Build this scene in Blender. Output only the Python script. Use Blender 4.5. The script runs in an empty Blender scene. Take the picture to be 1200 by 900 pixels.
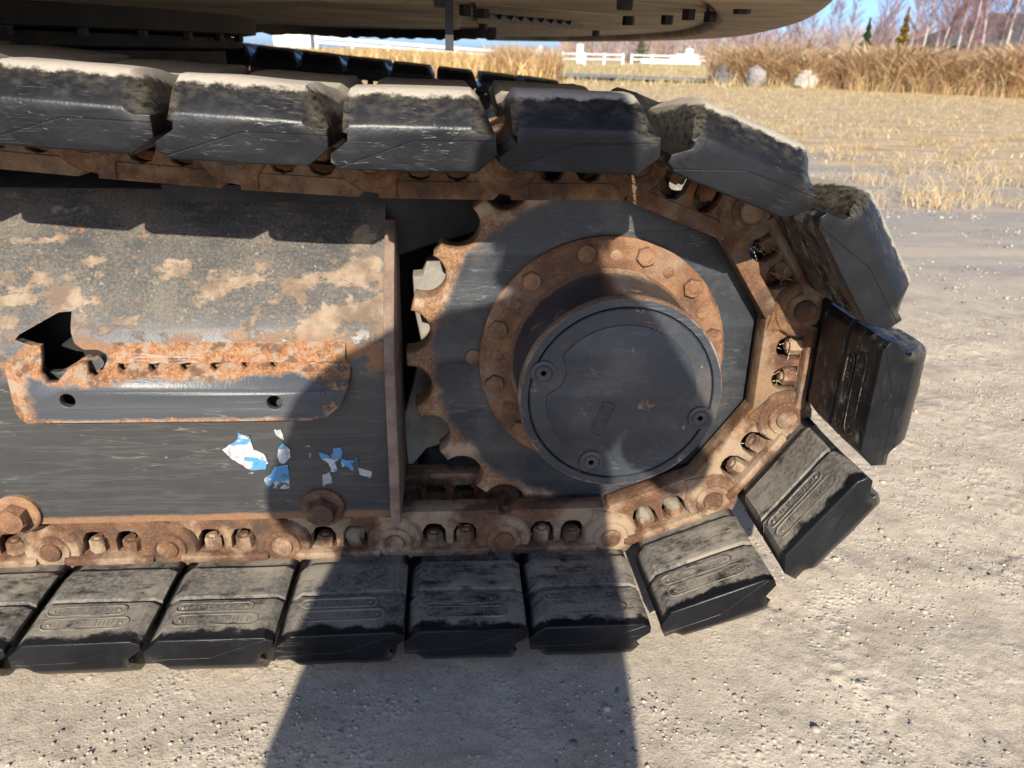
import bpy, bmesh, math, random
import numpy as np
from mathutils import Vector, Matrix
SC = bpy.context.scene
COL = SC.collection
rng = np.random.default_rng(7)
random.seed(7)
PI = math.pi
ZS = 0.427                      # sprocket axis above the ground

# ------------------------------------------------------------------ camera
cam_d = bpy.data.cameras.new('camera'); cam = bpy.data.objects.new('camera', cam_d); COL.objects.link(cam)
SC.camera = cam
CAM = Vector((-0.2493, -1.1091, 0.4637 + ZS))
cF = Vector((0.0784, 0.9129, -0.4006)).normalized(); cR = Vector((0.9969, -0.0758, 0.0222)).normalized()
cU = cR.cross(cF).normalized(); cR = cF.cross(cU).normalized()
m = Matrix.Identity(4)
for i in range(3):
    m[i][0] = cR[i]; m[i][1] = cU[i]; m[i][2] = -cF[i]; m[i][3] = CAM[i]
cam.matrix_world = m
cam_d.sensor_width = 36; cam_d.lens = 890.32 / 1200 * 36
cam_d.clip_start = 0.02; cam_d.clip_end = 3000
cam_d.dof.use_dof = True; cam_d.dof.focus_distance = 1.1; cam_d.dof.aperture_fstop = 7.0

# ------------------------------------------------------------------ sky, sun, exposure
SUN_AZ, SUN_EL = math.radians(7.3), math.radians(28)     # light travels towards +Y and a little +X
w = bpy.data.worlds.new('World'); SC.world = w; w.use_nodes = True
nt = w.node_tree; nt.nodes.clear()
sky = nt.nodes.new('ShaderNodeTexSky'); sky.sky_type = 'NISHITA'; sky.sun_disc = False
sky.sun_elevation = SUN_EL; sky.sun_rotation = math.radians(180) + SUN_AZ
sky.air_density = 0.50; sky.dust_density = 1.0; sky.ozone_density = 5.0
bg = nt.nodes.new('ShaderNodeBackground'); bg.inputs[1].default_value = 0.100
wo = nt.nodes.new('ShaderNodeOutputWorld')
nt.links.new(sky.outputs[0], bg.inputs[0]); nt.links.new(bg.outputs[0], wo.inputs[0])
sd = bpy.data.lights.new('sun', 'SUN'); sun = bpy.data.objects.new('sun', sd); COL.objects.link(sun)
sd.energy = 3.9; sd.angle = math.radians(0.5); sd.color = (1.0, 0.92, 0.80)
sun.rotation_euler = Vector((math.sin(SUN_AZ)*math.cos(SUN_EL), math.cos(SUN_AZ)*math.cos(SUN_EL), -math.sin(SUN_EL))).to_track_quat('-Z', 'Y').to_euler()
SC.view_settings.view_transform = 'Standard'; SC.view_settings.look = 'None'
SC.view_settings.exposure = 1.14; SC.view_settings.gamma = 1.0

# ------------------------------------------------------------------ object helpers
def link(o, parent=None):
    COL.objects.link(o)
    if parent is not None: o.parent = parent
    return o
def mobj(name, me, mat=None, parent=None, loc=(0, 0, 0), rot=(0, 0, 0)):
    o = bpy.data.objects.new(name, me)
    if mat is not None and len(me.materials) == 0: me.materials.append(mat)
    o.location = loc; o.rotation_euler = rot
    return link(o, parent)
def tag(o, label=None, cat=None, group=None, kind=None):
    if label: o['label'] = label
    if cat: o['category'] = cat
    if group: o['group'] = group
    if kind: o['kind'] = kind
    return o
def empty(name, loc=(0, 0, 0)):
    o = bpy.data.objects.new(name, None); o.location = loc; o.empty_display_size = 0.1
    return link(o)
def b2m(bm, name='mesh', smooth=None):
    bmesh.ops.recalc_face_normals(bm, faces=bm.faces)
    me = bpy.data.meshes.new(name); bm.to_mesh(me); bm.free()
    if smooth is not None: shade(me, smooth)
    return me
def shade(me, ang=35):
    me.polygons.foreach_set('use_smooth', [True]*len(me.polygons))
    if ang < 180: me.set_sharp_from_angle(angle=math.radians(ang))
def np_mesh(name, V, Fc, smooth=False, col=None):
    me = bpy.data.meshes.new(name)
    V = np.asarray(V, np.float32); Fc = np.asarray(Fc, np.int32); k = Fc.shape[1]
    me.vertices.add(len(V)); me.vertices.foreach_set('co', V.ravel())
    me.loops.add(Fc.size); me.loops.foreach_set('vertex_index', Fc.ravel())
    me.polygons.add(len(Fc)); me.polygons.foreach_set('loop_start', np.arange(0, Fc.size, k, dtype=np.int32))
    me.update(calc_edges=True)
    if smooth: me.polygons.foreach_set('use_smooth', np.ones(len(Fc), bool))
    if col is not None:
        a = me.color_attributes.new('Col', 'FLOAT_COLOR', 'POINT')
        a.data.foreach_set('color', np.c_[col, np.ones(len(col))].astype(np.float32).ravel())
    me.validate()
    return me
def bake(me, mods, name='mesh', smooth=35):
    """apply modifiers [(type, {props})] to a mesh"""
    o = bpy.data.objects.new('tmp', me); COL.objects.link(o)
    for t, p in mods:
        md = o.modifiers.new(t, t)
        for k, v in p.items(): setattr(md, k, v)
    dg = bpy.context.evaluated_depsgraph_get(); dg.update()
    r = bpy.data.meshes.new_from_object(o.evaluated_get(dg), depsgraph=dg)
    bpy.data.objects.remove(o); r.name = name
    r.attributes
    if smooth: shade(r, smooth)
    return r
def plate(outlines, y0, y1, bevel=0.0, seg=2, name='plate', smooth=35):
    """closed outlines in (x, z) - first outer, others holes - extruded from y0 to y1"""
    c = bpy.data.curves.new('c', 'CURVE'); c.dimensions = '2D'; c.fill_mode = 'BOTH'
    h = (y1-y0)/2 - bevel
    c.extrude = h; c.bevel_depth = bevel; c.bevel_resolution = seg-1; c.offset = -bevel
    for pts in outlines:
        s = c.splines.new('POLY'); s.points.add(len(pts)-1); s.use_cyclic_u = True
        for i, (a, b) in enumerate(pts): s.points[i].co = (a, b, 0, 1)
    o = bpy.data.objects.new('tmp', c); COL.objects.link(o)
    dg = bpy.context.evaluated_depsgraph_get(); dg.update()
    me = bpy.data.meshes.new_from_object(o.evaluated_get(dg), depsgraph=dg)
    bpy.data.objects.remove(o); me.name = name
    me.transform(Matrix(((1, 0, 0, 0), (0, 0, -1, (y0+y1)/2), (0, 1, 0, 0), (0, 0, 0, 1))))
    bm = bmesh.new(); bm.from_mesh(me); bmesh.ops.remove_doubles(bm, verts=bm.verts, dist=1e-5)
    bmesh.ops.recalc_face_normals(bm, faces=bm.faces); bm.to_mesh(me); bm.free()
    if smooth: shade(me, smooth)
    me.materials.clear()
    return me
def add_mesh(bm, me, mat=None):
    n = len(bm.verts); bm.from_mesh(me); bm.verts.ensure_lookup_table()
    if mat is not None: bmesh.ops.transform(bm, matrix=mat, verts=bm.verts[n:])
def lathe_y(prof, n=64, cx=0, cz=0, cap0=True, cap1=True, bm=None):
    """revolve profile [(r, y)] about the Y axis through (cx, cz)"""
    own = bm is None
    if own: bm = bmesh.new()
    rings = []
    for r, y in prof:
        rings.append([bm.verts.new((cx+r*math.cos(2*PI*i/n), y, cz+r*math.sin(2*PI*i/n))) for i in range(n)])
    for a, b in zip(rings, rings[1:]):
        for i in range(n): bm.faces.new((a[i], a[(i+1) % n], b[(i+1) % n], b[i]))
    if cap0: bm.faces.new(rings[0])
    if cap1: bm.faces.new(rings[-1][::-1])
    return bm
def box(bm, c, s, rot=None):
    r = bmesh.ops.create_cube(bm, size=1.0)
    M = Matrix.Translation(c) @ (rot if rot is not None else Matrix.Identity(4)) @ Matrix.Diagonal((*s, 1))
    bmesh.ops.transform(bm, matrix=M, verts=r['verts']); return r['verts']
def circ(cx, cz, r, n=24, a0=0.0): return [(cx+r*math.cos(a0+2*PI*i/n), cz+r*math.sin(a0+2*PI*i/n)) for i in range(n)]
def rrect(x0, z0, x1, z1, r, n=5):
    p = []
    for cx, cz, a in ((x1-r, z1-r, 0), (x0+r, z1-r, 90), (x0+r, z0+r, 180), (x1-r, z0+r, 270)):
        for i in range(n+1):
            t = math.radians(a+90*i/n); p.append((cx+r*math.cos(t), cz+r*math.sin(t)))
    return p
def hexbolt(r, h, washer=0, chamf=0.12, dimple=0.0, ax='Y'):
    """hex head pointing along -Y (outward), base at y=0"""
    bm = bmesh.new()
    if washer: lathe_y([(washer, 0.001), (washer, -h*0.22), (washer*0.93, -h*0.30)], 28, bm=bm)
    n = 6; h0 = -h*0.25 if washer else 0.001
    a = [bm.verts.new((r*math.cos(PI/3*i), h0, r*math.sin(PI/3*i))) for i in range(n)]
    b = [bm.verts.new((r*math.cos(PI/3*i), -h*(1-chamf), r*math.sin(PI/3*i))) for i in range(n)]
    k = 24
    c = [bm.verts.new((r*.84*math.cos(2*PI*i/k), -h, r*.84*math.sin(2*PI*i/k))) for i in range(k)]
    for i in range(n): bm.faces.new((a[i], a[(i+1) % n], b[(i+1) % n], b[i]))
    for i in range(n):
        q = [c[(4*i+j) % k] for j in range(5)]
        bm.faces.new([b[i], b[(i+1) % n]] + q[::-1])
    if dimple:
        d = [bm.verts.new((r*.5*math.cos(2*PI*i/k), -h, r*.5*math.sin(2*PI*i/k))) for i in range(k)]
        e = [bm.verts.new((r*.42*math.cos(2*PI*i/k), -h-dimple, r*.42*math.sin(2*PI*i/k))) for i in range(k)]
        for i in range(k):
            bm.faces.new((c[i], c[(i+1) % k], d[(i+1) % k], d[i])); bm.faces.new((d[i], d[(i+1) % k], e[(i+1) % k], e[i]))
        bm.faces.new(e)
    else: bm.faces.new(c)
    me = b2m(bm, 'hex', 30)
    return me
def rough_up(me, amp, scale, seed=0):
    """lumpy real relief"""
    n = len(me.vertices); co = np.empty(n*3, np.float32); me.vertices.foreach_get('co', co); co = co.reshape(-1, 3)
    no = np.empty(n*3, np.float32); me.vertices.foreach_get('normal', no); no = no.reshape(-1, 3)
    d = fbm3(co*scale+seed*7.31, 3)-0.5
    me.vertices.foreach_set('co', (co+no*(d*2*amp)[:, None]).ravel().astype(np.float32)); me.update()
# numpy value noise
def _h(ix, iy, iz):
    n = (ix.astype(np.int64)*374761393 + iy.astype(np.int64)*668265263 + iz.astype(np.int64)*2147483647*3) & 0x7fffffff
    n = ((n ^ (n >> 13))*1274126177) & 0x7fffffff
    return ((n ^ (n >> 16)) & 0xffffff)/float(0xffffff)
def noise3(p):
    f = np.floor(p); t = p-f; t = t*t*(3-2*t); i = f.astype(np.int64); r = 0
    for a in (0, 1):
        for b in (0, 1):
            for c in (0, 1):
                wgt = (t[:, 0] if a else 1-t[:, 0])*(t[:, 1] if b else 1-t[:, 1])*(t[:, 2] if c else 1-t[:, 2])
                r = r+wgt*_h(i[:, 0]+a, i[:, 1]+b, i[:, 2]+c)
    return r
def fbm3(p, o=4):
    r = 0; s = 0; a = 1.0
    p = np.asarray(p, np.float64)
    for k in range(o): r = r+a*noise3(p+k*19.7); s += a; a *= .5; p = p*2.03
    return r/s
def fbm2(x, y, o=4): return fbm3(np.c_[x, y, np.zeros_like(x)+.37], o)

# ------------------------------------------------------------------ material helpers
class N:
    def __init__(s, name):
        s.m = bpy.data.materials.new(name); s.m.use_nodes = True; s.t = s.m.node_tree; s.t.nodes.clear()
        s.out = s.t.nodes.new('ShaderNodeOutputMaterial'); s.b = s.t.nodes.new('ShaderNodeBsdfPrincipled')
        s.t.links.new(s.b.outputs[0], s.out.inputs[0]); s._o = None
    def n(s, t, **k):
        x = s.t.nodes.new(t)
        for a, b in k.items(): setattr(x, a, b)
        return x
    def set(s, sock, v):
        if isinstance(v, bpy.types.NodeSocket): s.t.links.new(v, sock)
        elif isinstance(v, (tuple, list)): sock.default_value = (*v, 1) if len(v) == 3 and sock.type == 'RGBA' else v
        else: sock.default_value = v
    def obj(s, rnd=True):
        if s._o is None:
            tc = s.n('ShaderNodeTexCoord'); s._raw = tc.outputs['Object']
            oi = s.n('ShaderNodeObjectInfo'); mu = s.math('MULTIPLY', oi.outputs['Random'], 37.0)
            v = s.n('ShaderNodeVectorMath', operation='ADD'); s.t.links.new(s._raw, v.inputs[0]); s.t.links.new(mu, v.inputs[1])
            s._o = v.outputs[0]
        return s._o if rnd else s._raw
    def math(s, op, a, b=None, c=None, clamp=False):
        x = s.n('ShaderNodeMath', operation=op, use_clamp=clamp); s.set(x.inputs[0], a)
        if b is not None: s.set(x.inputs[1], b)
        if c is not None: s.set(x.inputs[2], c)
        return x.outputs[0]
    def map(s, vec, sc=(1, 1, 1), loc=(0, 0, 0), rot=(0, 0, 0)):
        x = s.n('ShaderNodeMapping'); s.set(x.inputs[0], vec); x.inputs['Scale'].default_value = sc; x.inputs['Location'].default_value = loc; x.inputs['Rotation'].default_value = rot
        return x.outputs[0]
    def noise(s, scale, det=5, rough=.55, vec=None, dist=0.0):
        x = s.n('ShaderNodeTexNoise'); s.set(x.inputs['Vector'], vec if vec is not None else s.obj())
        x.inputs['Scale'].default_value = scale; x.inputs['Detail'].default_value = det; x.inputs['Roughness'].default_value = rough; x.inputs['Distortion'].default_value = dist
        return x.outputs['Fac']
    def voro(s, scale, vec=None, feature='F1'):
        x = s.n('ShaderNodeTexVoronoi', feature=feature); s.set(x.inputs['Vector'], vec if vec is not None else s.obj()); x.inputs['Scale'].default_value = scale
        return x.outputs['Distance']
    def step(s, v, lo, hi, a=0.0, b=1.0):
        x = s.n('ShaderNodeMapRange', interpolation_type='SMOOTHSTEP'); s.set(x.inputs[0], v)
        x.inputs[1].default_value = lo; x.inputs[2].default_value = hi; x.inputs[3].default_value = a; x.inputs[4].default_value = b
        return x.outputs[0]
    def mix(s, f, a, b):
        x = s.n('ShaderNodeMix', data_type='RGBA'); s.set(x.inputs[0], f); s.set(x.inputs[6], a); s.set(x.inputs[7], b); return x.outputs[2]
    def ramp(s, v, stops):
        x = s.n('ShaderNodeValToRGB'); s.set(x.inputs[0], v); e = x.color_ramp.elements
        while len(e) < len(stops): e.new(.5)
        for i, (p, c) in enumerate(stops): e[i].position = p; e[i].color = (*c, 1)
        return x.outputs[0]
    def xyz(s, raw=True):
        x = s.n('ShaderNodeSeparateXYZ'); s.obj(); s.set(x.inputs[0], s._raw if raw is True else raw); return x.outputs
    def prop(s, name):
        x = s.n('ShaderNodeAttribute', attribute_type='OBJECT', attribute_name=name); return x.outputs['Fac']
    def bump(s, h, st=.5, d=.005, nrm=None):
        x = s.n('ShaderNodeBump'); s.set(x.inputs['Height'], h); s.set(x.inputs['Strength'], st); x.inputs['Distance'].default_value = d
        if nrm is not None: s.set(x.inputs['Normal'], nrm)
        return x.outputs[0]
    def fin(s, col, rough=.6, nrm=None, metal=0.0, spec=.5):
        s.set(s.b.inputs['Base Color'], col); s.set(s.b.inputs['Roughness'], rough); s.set(s.b.inputs['Metallic'], metal)
        s.set(s.b.inputs['Specular IOR Level'], spec)
        if nrm is not None: s.set(s.b.inputs['Normal'], nrm)
        return s.m
def scratches(s, vec=None, scale=1.0):
    """thin random scuffs: stretched noise ridges at several angles"""
    o = None
    for k, (rx, ry, rz) in enumerate(((0, .5, .3), (.4, -.9, -.2), (.1, 1.4, .9))):
        v = s.map(vec if vec is not None else s.obj(), (9*scale, 9*scale, 120*scale), (k*3.1, 0, 0), (rx, ry, rz))
        n = s.noise(1.0, 2, .5, v)
        r = s.step(s.math('ABSOLUTE', s.math('SUBTRACT', n, .5)), .0, .012, 1, 0)
        g = s.step(s.noise(11*scale, 2, .5, s.map(vec if vec is not None else s.obj(), (1, 1, 1), (k*7, 2, 5))), .56, .68)
        r = s.math('MULTIPLY', r, g)
        o = r if o is None else s.math('MAXIMUM', o, r)
    return o

def mat_rubber():
    s = N('rubber_pad'); X, Y, Z = s.xyz()
    n1 = s.noise(28, 6, .65); n2 = s.noise(150, 4, .6); n3 = s.noise(9, 4, .55)
    base = s.mix(s.step(n3, .35, .7), (.005, .0055, .0065), (.011, .012, .014))
    scr = scratches(s)
    base = s.mix(s.math('MULTIPLY', scr, .22), base, (.10, .10, .105))
    haze = s.math('MULTIPLY', s.step(n1, .48, .75), .035)
    base = s.mix(haze, base, (.12, .115, .105))
    # fibrous dirt: fine speckle growing towards the ground-contact face
    fib = s.noise(1.0, 6, .72, s.map(s.obj(), (70, 60, 150), rot=(.2, .7, .1)))
    hz = s.math('ADD', Z, s.math('MULTIPLY', s.math('SUBTRACT', n1, .5), .035))
    f1 = s.math('MULTIPLY', s.step(hz, .058, .096), s.step(fib, .36, .72))
    f1 = s.math('MULTIPLY', f1, .17)
    col = s.mix(f1, base, (.27, .235, .17))
    # slanting shoulder of the pad (towards +x / -x ends) carries more dirt
    sideX = s.math('MAXIMUM', s.step(X, .034, .058), s.step(X, -.086, -.102))
    sd_ = s.math('MULTIPLY', s.math('MULTIPLY', sideX, s.step(Z, .035, .07)), s.step(fib, .34, .66))
    col = s.mix(s.math('MULTIPLY', sd_, .34), col, (.26, .225, .155))
    # dust layer on the plateau
    edge = s.noise(1.0, 5, .7, s.map(s.obj(), (60, 60, 60)))
    pd = s.step(s.math('ADD', s.math('ADD', Z, s.math('MULTIPLY', s.step(s.math('ABSOLUTE', s.math('SUBTRACT', Y, .09)), .27, .10), .022)), s.math('MULTIPLY', s.math('SUBTRACT', edge, .5), .02)), .0905, .0960)
    pd = s.math('MULTIPLY', pd, s.step(n1, .22, .34, .55, 1))
    dustc = s.mix(n2, (.28, .25, .20), (.42, .375, .30))
    col = s.mix(s.math('MULTIPLY', pd, .95), col, dustc)
    # dried mud on the inner face, streaked along the pad
    strk = s.noise(1.0, 9, .74, s.map(s.obj(), (20, 75, 20)))
    inner = s.math('MULTIPLY', s.step(Z, .030, .0225), s.step(s.math('ADD', Y, s.math('MULTIPLY', s.math('SUBTRACT', n1, .5), .05)), -.198, -.186))
    mud = s.prop('mud')
    thr = s.math('SUBTRACT', s.math('ADD', strk, s.math('MULTIPLY', s.math('SUBTRACT', n1, .5), .9)), s.math('MULTIPLY_ADD', mud, -.42, .72))
    mk = s.math('MULTIPLY', inner, s.step(thr, -.16, .16))
    mudc = s.mix(s.step(n2, .3, .7), (.12, .11, .095), (.27, .245, .205))
    mudc = s.mix(s.step(n3, .42, .66), mudc, (.36, .315, .24))
    col = s.mix(s.math('MULTIPLY', mk, .72), col, mudc)
    dirty = s.math('MAXIMUM', s.math('MAXIMUM', pd, mk), f1)
    rough = s.mix(dirty, s.mix(n1, (.26,)*3, (.42,)*3), (.95,)*3)
    h = s.math('ADD', s.math('MULTIPLY', n2, .35), s.math('MULTIPLY', s.noise(60, 5, .65), .5))
    h = s.math('ADD', h, s.math('MULTIPLY', mk, 1.2)); h = s.math('ADD', h, s.math('MULTIPLY', pd, .5))
    h = s.math('SUBTRACT', h, s.math('MULTIPLY', scr, .4))
    # moulded parting seam across the end face
    l1 = s.math('MULTIPLY_ADD', X, .36, .056); l2 = s.math('MULTIPLY_ADD', X, 0.02, .0475)
    ln = s.math('MINIMUM', l1, l2); sm = s.math('MULTIPLY', s.step(s.math('ABSOLUTE', s.math('SUBTRACT', Z, ln)), .0011, .0003), s.step(Y, -.2, -.206))
    h = s.math('SUBTRACT', h, s.math('MULTIPLY', sm, 1.4)); col = s.mix(s.math('MULTIPLY', sm, .6), col, (.004, .004, .005))
    return s.fin(col, rough, s.bump(h, .45, .0018), spec=.24)
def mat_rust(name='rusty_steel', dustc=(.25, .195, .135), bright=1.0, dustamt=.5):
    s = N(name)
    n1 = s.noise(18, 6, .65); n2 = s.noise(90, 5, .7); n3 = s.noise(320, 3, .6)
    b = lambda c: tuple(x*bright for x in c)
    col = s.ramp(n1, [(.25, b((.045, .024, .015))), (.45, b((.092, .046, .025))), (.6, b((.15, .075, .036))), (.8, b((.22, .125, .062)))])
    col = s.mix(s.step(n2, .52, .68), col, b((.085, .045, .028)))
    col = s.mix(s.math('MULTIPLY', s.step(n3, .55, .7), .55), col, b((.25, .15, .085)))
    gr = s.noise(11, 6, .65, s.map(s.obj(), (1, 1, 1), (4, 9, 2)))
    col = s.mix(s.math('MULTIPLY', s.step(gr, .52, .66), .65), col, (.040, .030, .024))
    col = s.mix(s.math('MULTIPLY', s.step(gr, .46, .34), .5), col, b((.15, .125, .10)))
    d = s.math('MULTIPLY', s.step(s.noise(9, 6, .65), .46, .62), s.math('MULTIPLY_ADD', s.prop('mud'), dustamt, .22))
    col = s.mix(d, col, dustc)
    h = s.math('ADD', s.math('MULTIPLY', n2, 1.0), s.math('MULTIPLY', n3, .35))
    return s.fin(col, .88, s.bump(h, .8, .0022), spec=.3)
def mat_frame():
    s = N('worn_black_frame_paint'); X, Y, Z = s.xyz()
    n1 = s.noise(8, 7, .62); n2 = s.noise(26, 6, .6); n3 = s.noise(240, 3, .6); sp = s.noise(120, 2, .5)
    base = s.mix(n2, (.024, .025, .026), (.046, .046, .045))
    sc = s.math('ABSOLUTE', s.math('SUBTRACT', s.noise(1.0, 4, .6, s.map(s.obj(), (3.2, 3, 46))), .5))
    base = s.mix(s.math('MULTIPLY', s.step(sc, .05, 0), .22), base, (.10, .098, .09))
    base = s.mix(s.math('MULTIPLY', scratches(s, scale=.7), .35), base, (.28, .25, .20))
    slope = s.step(Z, .045, .10)          # upper, sloping part (object z is measured from the axle)
    # speckled dirt on the slope
    col = s.mix(s.math('MULTIPLY', slope, s.step(s.math('ADD', s.math('MULTIPLY', n3, .5), s.math('MULTIPLY', n1, .6)), .44, .66)), base, (.115, .098, .074))
    col = s.mix(s.math('MULTIPLY', slope, s.math('MULTIPLY', s.step(sp, .66, .72), .45)), col, (.26, .23, .18))
    # peeled tan patches, strongest near the end plate and along the fold
    big = s.noise(1.0, 8, .66, s.map(s.obj(), (17, 17, 27)))
    endb = s.step(X, -.52, -.38); band = s.math('MULTIPLY', s.step(Z, .02, .05), s.step(Z, .19, .12))
    v = s.math('ADD', big, s.math('MULTIPLY', endb, .12)); v = s.math('ADD', v, s.math('MULTIPLY_ADD', band, .10, -.10))
    left = s.step(X, -.74, -.84); v = s.math('ADD', v, s.math('MULTIPLY', left, .07))
    pm = s.math('MULTIPLY', s.step(v, .528, .600), s.step(Z, .005, .03))
    pc = s.mix(s.step(n2, .35, .65), (.15, .10, .065), (.33, .25, .17))
    col = s.mix(s.math('MULTIPLY', pm, .78), col, pc)
    rs = s.math('MULTIPLY', s.step(s.noise(34, 5, .7), .60, .67), s.step(Z, .04, .09))
    col = s.mix(s.math('MULTIPLY', rs, .75), col, s.mix(n3, (.13, .055, .025), (.28, .13, .06)))
    # small chips low on the side
    ch = s.math('MULTIPLY', s.step(s.noise(19, 4, .6), .70, .73), s.step(Z, .0, -.05))
    col = s.mix(ch, col, (.42, .29, .19))
    # rust along the seam of the guard and along the bottom edge
    rb = s.math('MULTIPLY', s.step(Z, -.01, .02), s.step(Z, .075, .035))
    rm = s.math('MULTIPLY', s.step(s.math('ADD', n2, s.math('MULTIPLY', n1, .3)), .60, .66), rb)
    be = s.step(s.math('ADD', Z, s.math('MULTIPLY', s.math('SUBTRACT', n2, .5), .012)), -.243, -.249)
    rustc = s.mix(n3, (.14, .065, .03), (.30, .155, .07))
    rmix = s.math('MAXIMUM', rm, s.math('MULTIPLY', be, .8))
    col = s.mix(rmix, col, rustc)
    rough = s.mix(s.math('MAXIMUM', s.math('MAXIMUM', pm, rmix), s.math('MULTIPLY', slope, .5)), (.42,)*3, (.9,)*3)
    h = s.math('ADD', s.math('MULTIPLY', n3, .3), s.math('MULTIPLY', pm, -.5)); h = s.math('ADD', h, s.math('MULTIPLY', n2, .6))
    return s.fin(col, rough, s.bump(h, .6, .0016))
def mat_guard():
    s = N('rusting_guard_paint'); X, Y, Z = s.xyz()
    n1 = s.noise(11, 7, .62); n2 = s.noise(45, 6, .65); n3 = s.noise(260, 3, .6)
    st = s.noise(1.0, 5, .6, s.map(s.obj(), (3.5, 3, 60)))
    col = s.mix(st, (.030, .034, .040), (.070, .075, .082))
    z2 = s.math('ADD', Z, s.math('MULTIPLY', s.math('SUBTRACT', n1, .5), .075))
    top = s.step(z2, .000, .010)
    bot = s.step(s.math('ADD', Z, s.math('MULTIPLY', s.math('SUBTRACT', n2, .5), .012)), -.052, -.058)
    endl = s.step(s.math('ADD', X, s.math('MULTIPLY', s.math('SUBTRACT', n2, .5), .03)), -.862, -.885)
    endr = s.math('MULTIPLY', s.step(s.math('ADD', X, s.math('MULTIPLY', s.math('SUBTRACT', n1, .5), .08)), -.455, -.435), s.step(n2, .46, .52))
    rm = s.math('MAXIMUM', s.math('MAXIMUM', top, bot), s.math('MAXIMUM', endl, endr))
    drip = s.math('MULTIPLY', s.step(s.noise(1.0, 4, .5, s.map(s.obj(), (5, 5, 26))), .60, .68), .7)
    rm = s.math('MAXIMUM', rm, drip)
    rc = s.ramp(n3, [(.3, (.13, .055, .025)), (.5, (.26, .12, .05)), (.7, (.36, .20, .095))])
    rc = s.mix(s.step(n2, .46, .62), rc, (.27, .20, .14)); n4 = s.noise(23, 6, .7)
    rc = s.mix(s.math('MULTIPLY', s.step(n4, .52, .60), .8), rc, (.075, .042, .028)); rm = s.math('MULTIPLY', rm, s.step(n4, .26, .40, .25, 1))
    col = s.mix(rm, col, rc)
    col = s.mix(s.math('MULTIPLY', scratches(s, scale=.5), .5), col, (.35, .34, .33))
    h = s.math('ADD', s.math('MULTIPLY', n3, .4), s.math('MULTIPLY', rm, .8))
    return s.fin(col, s.mix(rm, (.40,)*3, (.9,)*3), s.bump(h, .7, .0016))
def mat_radial(name, base0, base1, rust_lo, rust_hi, rim=.05, amount=1.0, speck=.72):
    """paint that has worn to rust outside/inside a radius about the Y axis of the object"""
    s = N(name); X, Y, Z = s.xyz()
    r = s.math('SQRT', s.math('ADD', s.math('MULTIPLY', X, X), s.math('MULTIPLY', Z, Z)))
    n1 = s.noise(14, 7, .65); n2 = s.noise(70, 5, .65); n3 = s.noise(280, 3, .6)
    col = s.mix(n1, base0, base1)
    col = s.mix(s.math('MULTIPLY', s.step(n2, .50, .75), .22), col, tuple(min(1, c*2.6) for c in base1))
    rr = s.math('ADD', r, s.math('MULTIPLY', s.math('SUBTRACT', n1, .5), rim))
    rm = s.math('MULTIPLY', s.step(rr, rust_lo, rust_hi), amount)
    rm = s.math('MAXIMUM', rm, s.math('MULTIPLY', s.step(s.noise(30, 5, .7), speck, speck+.03), .8))
    rc = s.ramp(n3, [(.3, (.10, .05, .028)), (.5, (.21, .11, .052)), (.7, (.31, .19, .10))])
    rc = s.mix(s.step(n1, .5, .65), rc, (.34, .25, .17))
    gd = s.noise(6, 6, .65, s.map(s.obj(), (1, 1, 1), (3, 1, 8)))
    col = s.mix(s.math('MULTIPLY', s.step(gd, .48, .66), .38), col, (.115, .10, .082))
    col = s.mix(s.math('MULTIPLY', s.step(gd, .44, .34), .55), col, tuple(c*.45 for c in base0))
    col = s.mix(rm, col, rc)
    col = s.mix(s.math('MULTIPLY', scratches(s, scale=.6), .35), col, (.22, .23, .235))
    h = s.math('ADD', s.math('MULTIPLY', n2, .6), s.math('MULTIPLY', n3, .4))
    return s.fin(col, s.mix(rm, (.45,)*3, (.88,)*3), s.bump(h, .6, .0014))
def mat_simple(name, c0, c1, scale=20, rough=.7, bump=.4, bd=.002, det=6, sc=(1, 1, 1), metal=0.0, spec=.4):
    s = N(name); v = s.map(s.obj(), sc)
    n1 = s.noise(scale, det, .62, v); n2 = s.noise(scale*6, 4, .6, v)
    col = s.mix(s.step(n1, .3, .7), c0, c1)
    col = s.mix(s.math('MULTIPLY', n2, .35), col, tuple(x*.5 for x in c0))
    return s.fin(col, rough, s.bump(s.math('ADD', n1, s.math('MULTIPLY', n2, .5)), bump, bd), metal, spec)
def mat_attr(name, rough=.8, trans=0.0):
    s = N(name); a = s.n('ShaderNodeAttribute', attribute_type='GEOMETRY', attribute_name='Col')
    s.fin(a.outputs['Color'], rough, spec=.15)
    if trans:
        t = s.n('ShaderNodeBsdfTranslucent'); s.set(t.inputs[0], a.outputs['Color']); mx = s.n('ShaderNodeMixShader'); mx.inputs[0].default_value = trans
        s.t.links.new(s.b.outputs[0], mx.inputs[1]); s.t.links.new(t.outputs[0], mx.inputs[2]); s.t.links.new(mx.outputs[0], s.out.inputs[0])
    return s.m
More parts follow.
